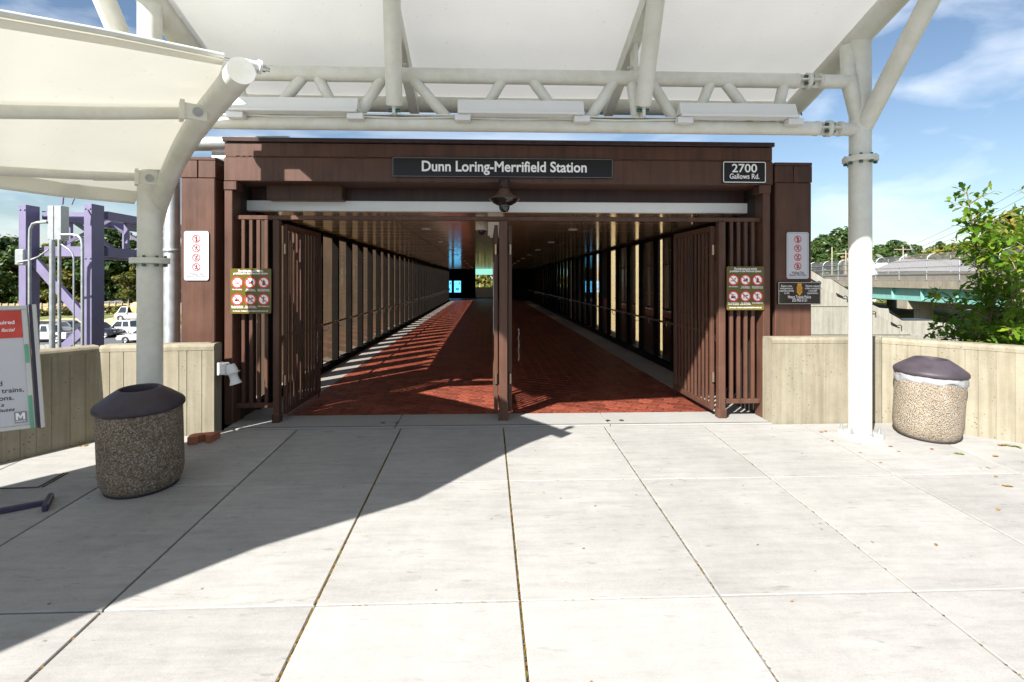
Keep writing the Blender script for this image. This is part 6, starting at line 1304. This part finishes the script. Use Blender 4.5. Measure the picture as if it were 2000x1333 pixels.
for i, (kd, px, pyt, d, w_, lb) in enumerate([('d2', 1590, 478, 100, 1.0, 'green tree beside the right pylon'), ('d1', 1612, 462, 104, 1.15, 'tall green tree left of the right column'), ('d3', 1640, 452, 108, 1.1, 'tallest green tree just left of the right column'), ('o1', 1658, 500, 98, 1.0, 'brownish tree against the left edge of the right column'),
        ('d3', 1722, 488, 118, 1.1, 'green tree right of the right column'), ('d2', 1752, 470, 128, 1.2, 'rounded green tree behind the cross arm pole'), ('y1', 1790, 492, 125, 1.1, 'low green tree right of the cross arm pole'), ('o1', 1770, 505, 110, 1.2, 'rusty shrubby tree below the cross arm pole'),
        ('y2', 1832, 488, 135, 1.2, 'yellow green tree above the grey house roof'), ('d1', 1836, 474, 140, .8, 'small dark tree rising behind the yellow green one'), ('y1', 1868, 476, 130, 1.2, 'yellow green tree beside the tall plain pole'), ('o1', 1875, 492, 112, 1.3, 'rusty tree beside the grey house roof'), ('y2', 1905, 470, 125, 1.2, 'light green tree behind the plain pole'),
        ('y2', 1945, 480, 120, 1.2, 'light green tree behind the shrub'), ('y1', 1988, 408, 60, .8, 'tall yellow green tree behind the shrub at right edge'), ('d3', 1700, 520, 110, 1.6, 'low dark trees hidden by the right column'), ('y2', 2030, 480, 115, 1.2, 'light green tree at the right picture edge')]):
    tree_px(kd, px, pyt, d, -3.2, lb, gr_, w_)
for px, d, s_, lb in ((1755, 66, 2.4, 'green bush under the overpass left of the pier'), (1783, 66, 2.6, 'green bush under the overpass between piers'), (1810, 60, 2.4, 'green bush under the overpass right of the pier')):
    p = W(px, 600, d); t = thing('bush', (p.x, p.y, -3.2), lb, 'bush', 'bushes under the overpass'); t.scale = (s_ * 1.4, s_, s_ * 1.6); place(bush_me, 'foliage', t, (0, 0, 0), (0, 0, px))
# greenery outside the far end of the corridor
t = thing('bush', (-0.2, 52, 0.3), 'green shrub seen through the window at the corridor end', 'bush'); t.scale = (1.6, 1.4, 2.6); place(bush_me, 'foliage', t, (0, 0, 0))

# ================================================================== LEAFY SHRUB by the right parapet
rsb = random.Random(5)
sb = thing('leafy_shrub', W(1945, 720, 7.2), 'bright leafy young tree rising behind the right parapet', 'shrub'); sb.location.z = emb_z(sb.location.x, sb.location.y) - .1; WL[sb.name] = Vector(sb.location)
stems = MB(); leaves = MB()
def leaf_shape(base, d, up, s):
    d = d.normalized(); side = d.cross(up).normalized(); nrm = side.cross(d).normalized()
    out = [(0, 0, 0), (.18, .16, .02), (.34, .12, .03), (.52, .34, .06), (.66, .2, .03), (.86, .2, 0), (1, 0, -.06), (.86, -.2, 0), (.66, -.2, .03), (.52, -.34, .06), (.34, -.12, .03), (.18, -.16, .02)]
    vs = [base + d * (a * s) + side * (b_ * s) + nrm * (c * s) for a, b_, c in out]
    leaves.add(vs, [(0, 1, 2, 10, 11), (2, 3, 4, 8, 9, 10), (4, 5, 6, 7, 8)])
def branch(p0, p1, r0, depth, nleaf, ls):
    L_ = (p1 - p0).length; md = (p0 + p1) / 2 + Vector((rsb.uniform(-.08, .08), rsb.uniform(-.08, .08), .04)) * L_
    pts = [p0.lerp(md, .5) + (md - p0.lerp(p1, .5)) * .2, md, md.lerp(p1, .5), p1]
    path = [p0] + pts; stems.tube(path, [r0, r0 * .85, r0 * .7, r0 * .5, r0 * .25], 6)
    dr_ = (p1 - p0).normalized()
    for k in range(nleaf):
        f = 0.15 + 0.85 * (k + rsb.random()) / nleaf; q = p0.lerp(p1, f) + (md - p0.lerp(p1, .5)) * (4 * f * (1 - f))
        a = k * 2.4 + rsb.uniform(-.5, .5); o = dr_.orthogonal().normalized(); o = Quaternion(dr_, a) @ o
        dd = (o + dr_ * rsb.uniform(.2, .8) + Vector((0, 0, rsb.uniform(-.35, .25)))).normalized()
        leaf_shape(q + dd * .02, dd, Vector((rsb.uniform(-.4, .4), rsb.uniform(-.4, .4), 1)), ls * rsb.uniform(.65, 1.25))
def limb(px0, py0, px1, py1, d0, d1, r0, nb, blen, ls):
    a, b_ = W(px0, py0, d0), W(px1, py1, d1); branch(a, b_, r0, 0, 16, ls)
    ax = (b_ - a).normalized()
    for k in range(nb):
        f = 0.12 + 0.88 * (k + rsb.random() * .6) / nb; q = a.lerp(b_, f); o = Quaternion(ax, k * 2.4 + rsb.uniform(-.6, .6)) @ ax.orthogonal().normalized()
        e = q + (o * rsb.uniform(.6, 1.1) + ax * rsb.uniform(.2, .7) + Vector((0, 0, .15))).normalized() * blen * (1.15 - .75 * f) * rsb.uniform(.6, 1.15)
        branch(q, e, r0 * .4, 1, int(13 * (1.2 - .5 * f)), ls)
limb(1960, 740, 1888, 372, 7.2, 6.9, .022, 22, .62, .115)
limb(1925, 560, 1905, 420, 6.95, 6.8, .012, 16, .42, .115)
limb(1930, 640, 1950, 470, 7.0, 6.7, .014, 18, .50, .115)
limb(1985, 640, 2010, 430, 7.0, 6.9, .014, 20, .55, .115)
limb(1965, 740, 2030, 385, 7.2, 7.4, .020, 20, .70, .115)
limb(1950, 720, 1830, 640, 7.1, 6.6, .013, 14, .42, .11)
limb(1955, 700, 1815, 560, 7.1, 6.7, .012, 9, .30, .11)
limb(1960, 730, 1985, 520, 7.0, 6.4, .016, 22, .62, .12)
limb(1970, 730, 2080, 560, 7.0, 6.6, .016, 18, .62, .12)
limb(1960, 740, 1920, 560, 7.3, 7.0, .016, 18, .60, .115)
limb(1960, 740, 1905, 650, 6.9, 6.4, .014, 16, .45, .115)
limb(1980, 740, 2030, 650, 6.7, 6.1, .014, 18, .50, .12)
limb(1975, 740, 1970, 640, 6.8, 6.2, .014, 18, .50, .12)
limb(1985, 720, 2040, 690, 6.7, 5.2, .010, 10, .30, .09)
stems.build('stem', 'twig', sb); leaves.build('foliage', 'leaf_n', sb)

# the corridor sits on two plain girders that span the highway
t = thing('bridge_girders', (0.2, 20, -1.6), 'dark steel girders carrying the footbridge', 'girder')
for x in (-2.7, 3.2): m = MB(); m.box((x - .2, 5.9, -1.6), (x + .2, 47, -0.42)); m.build('girder', 'brown_d', t)
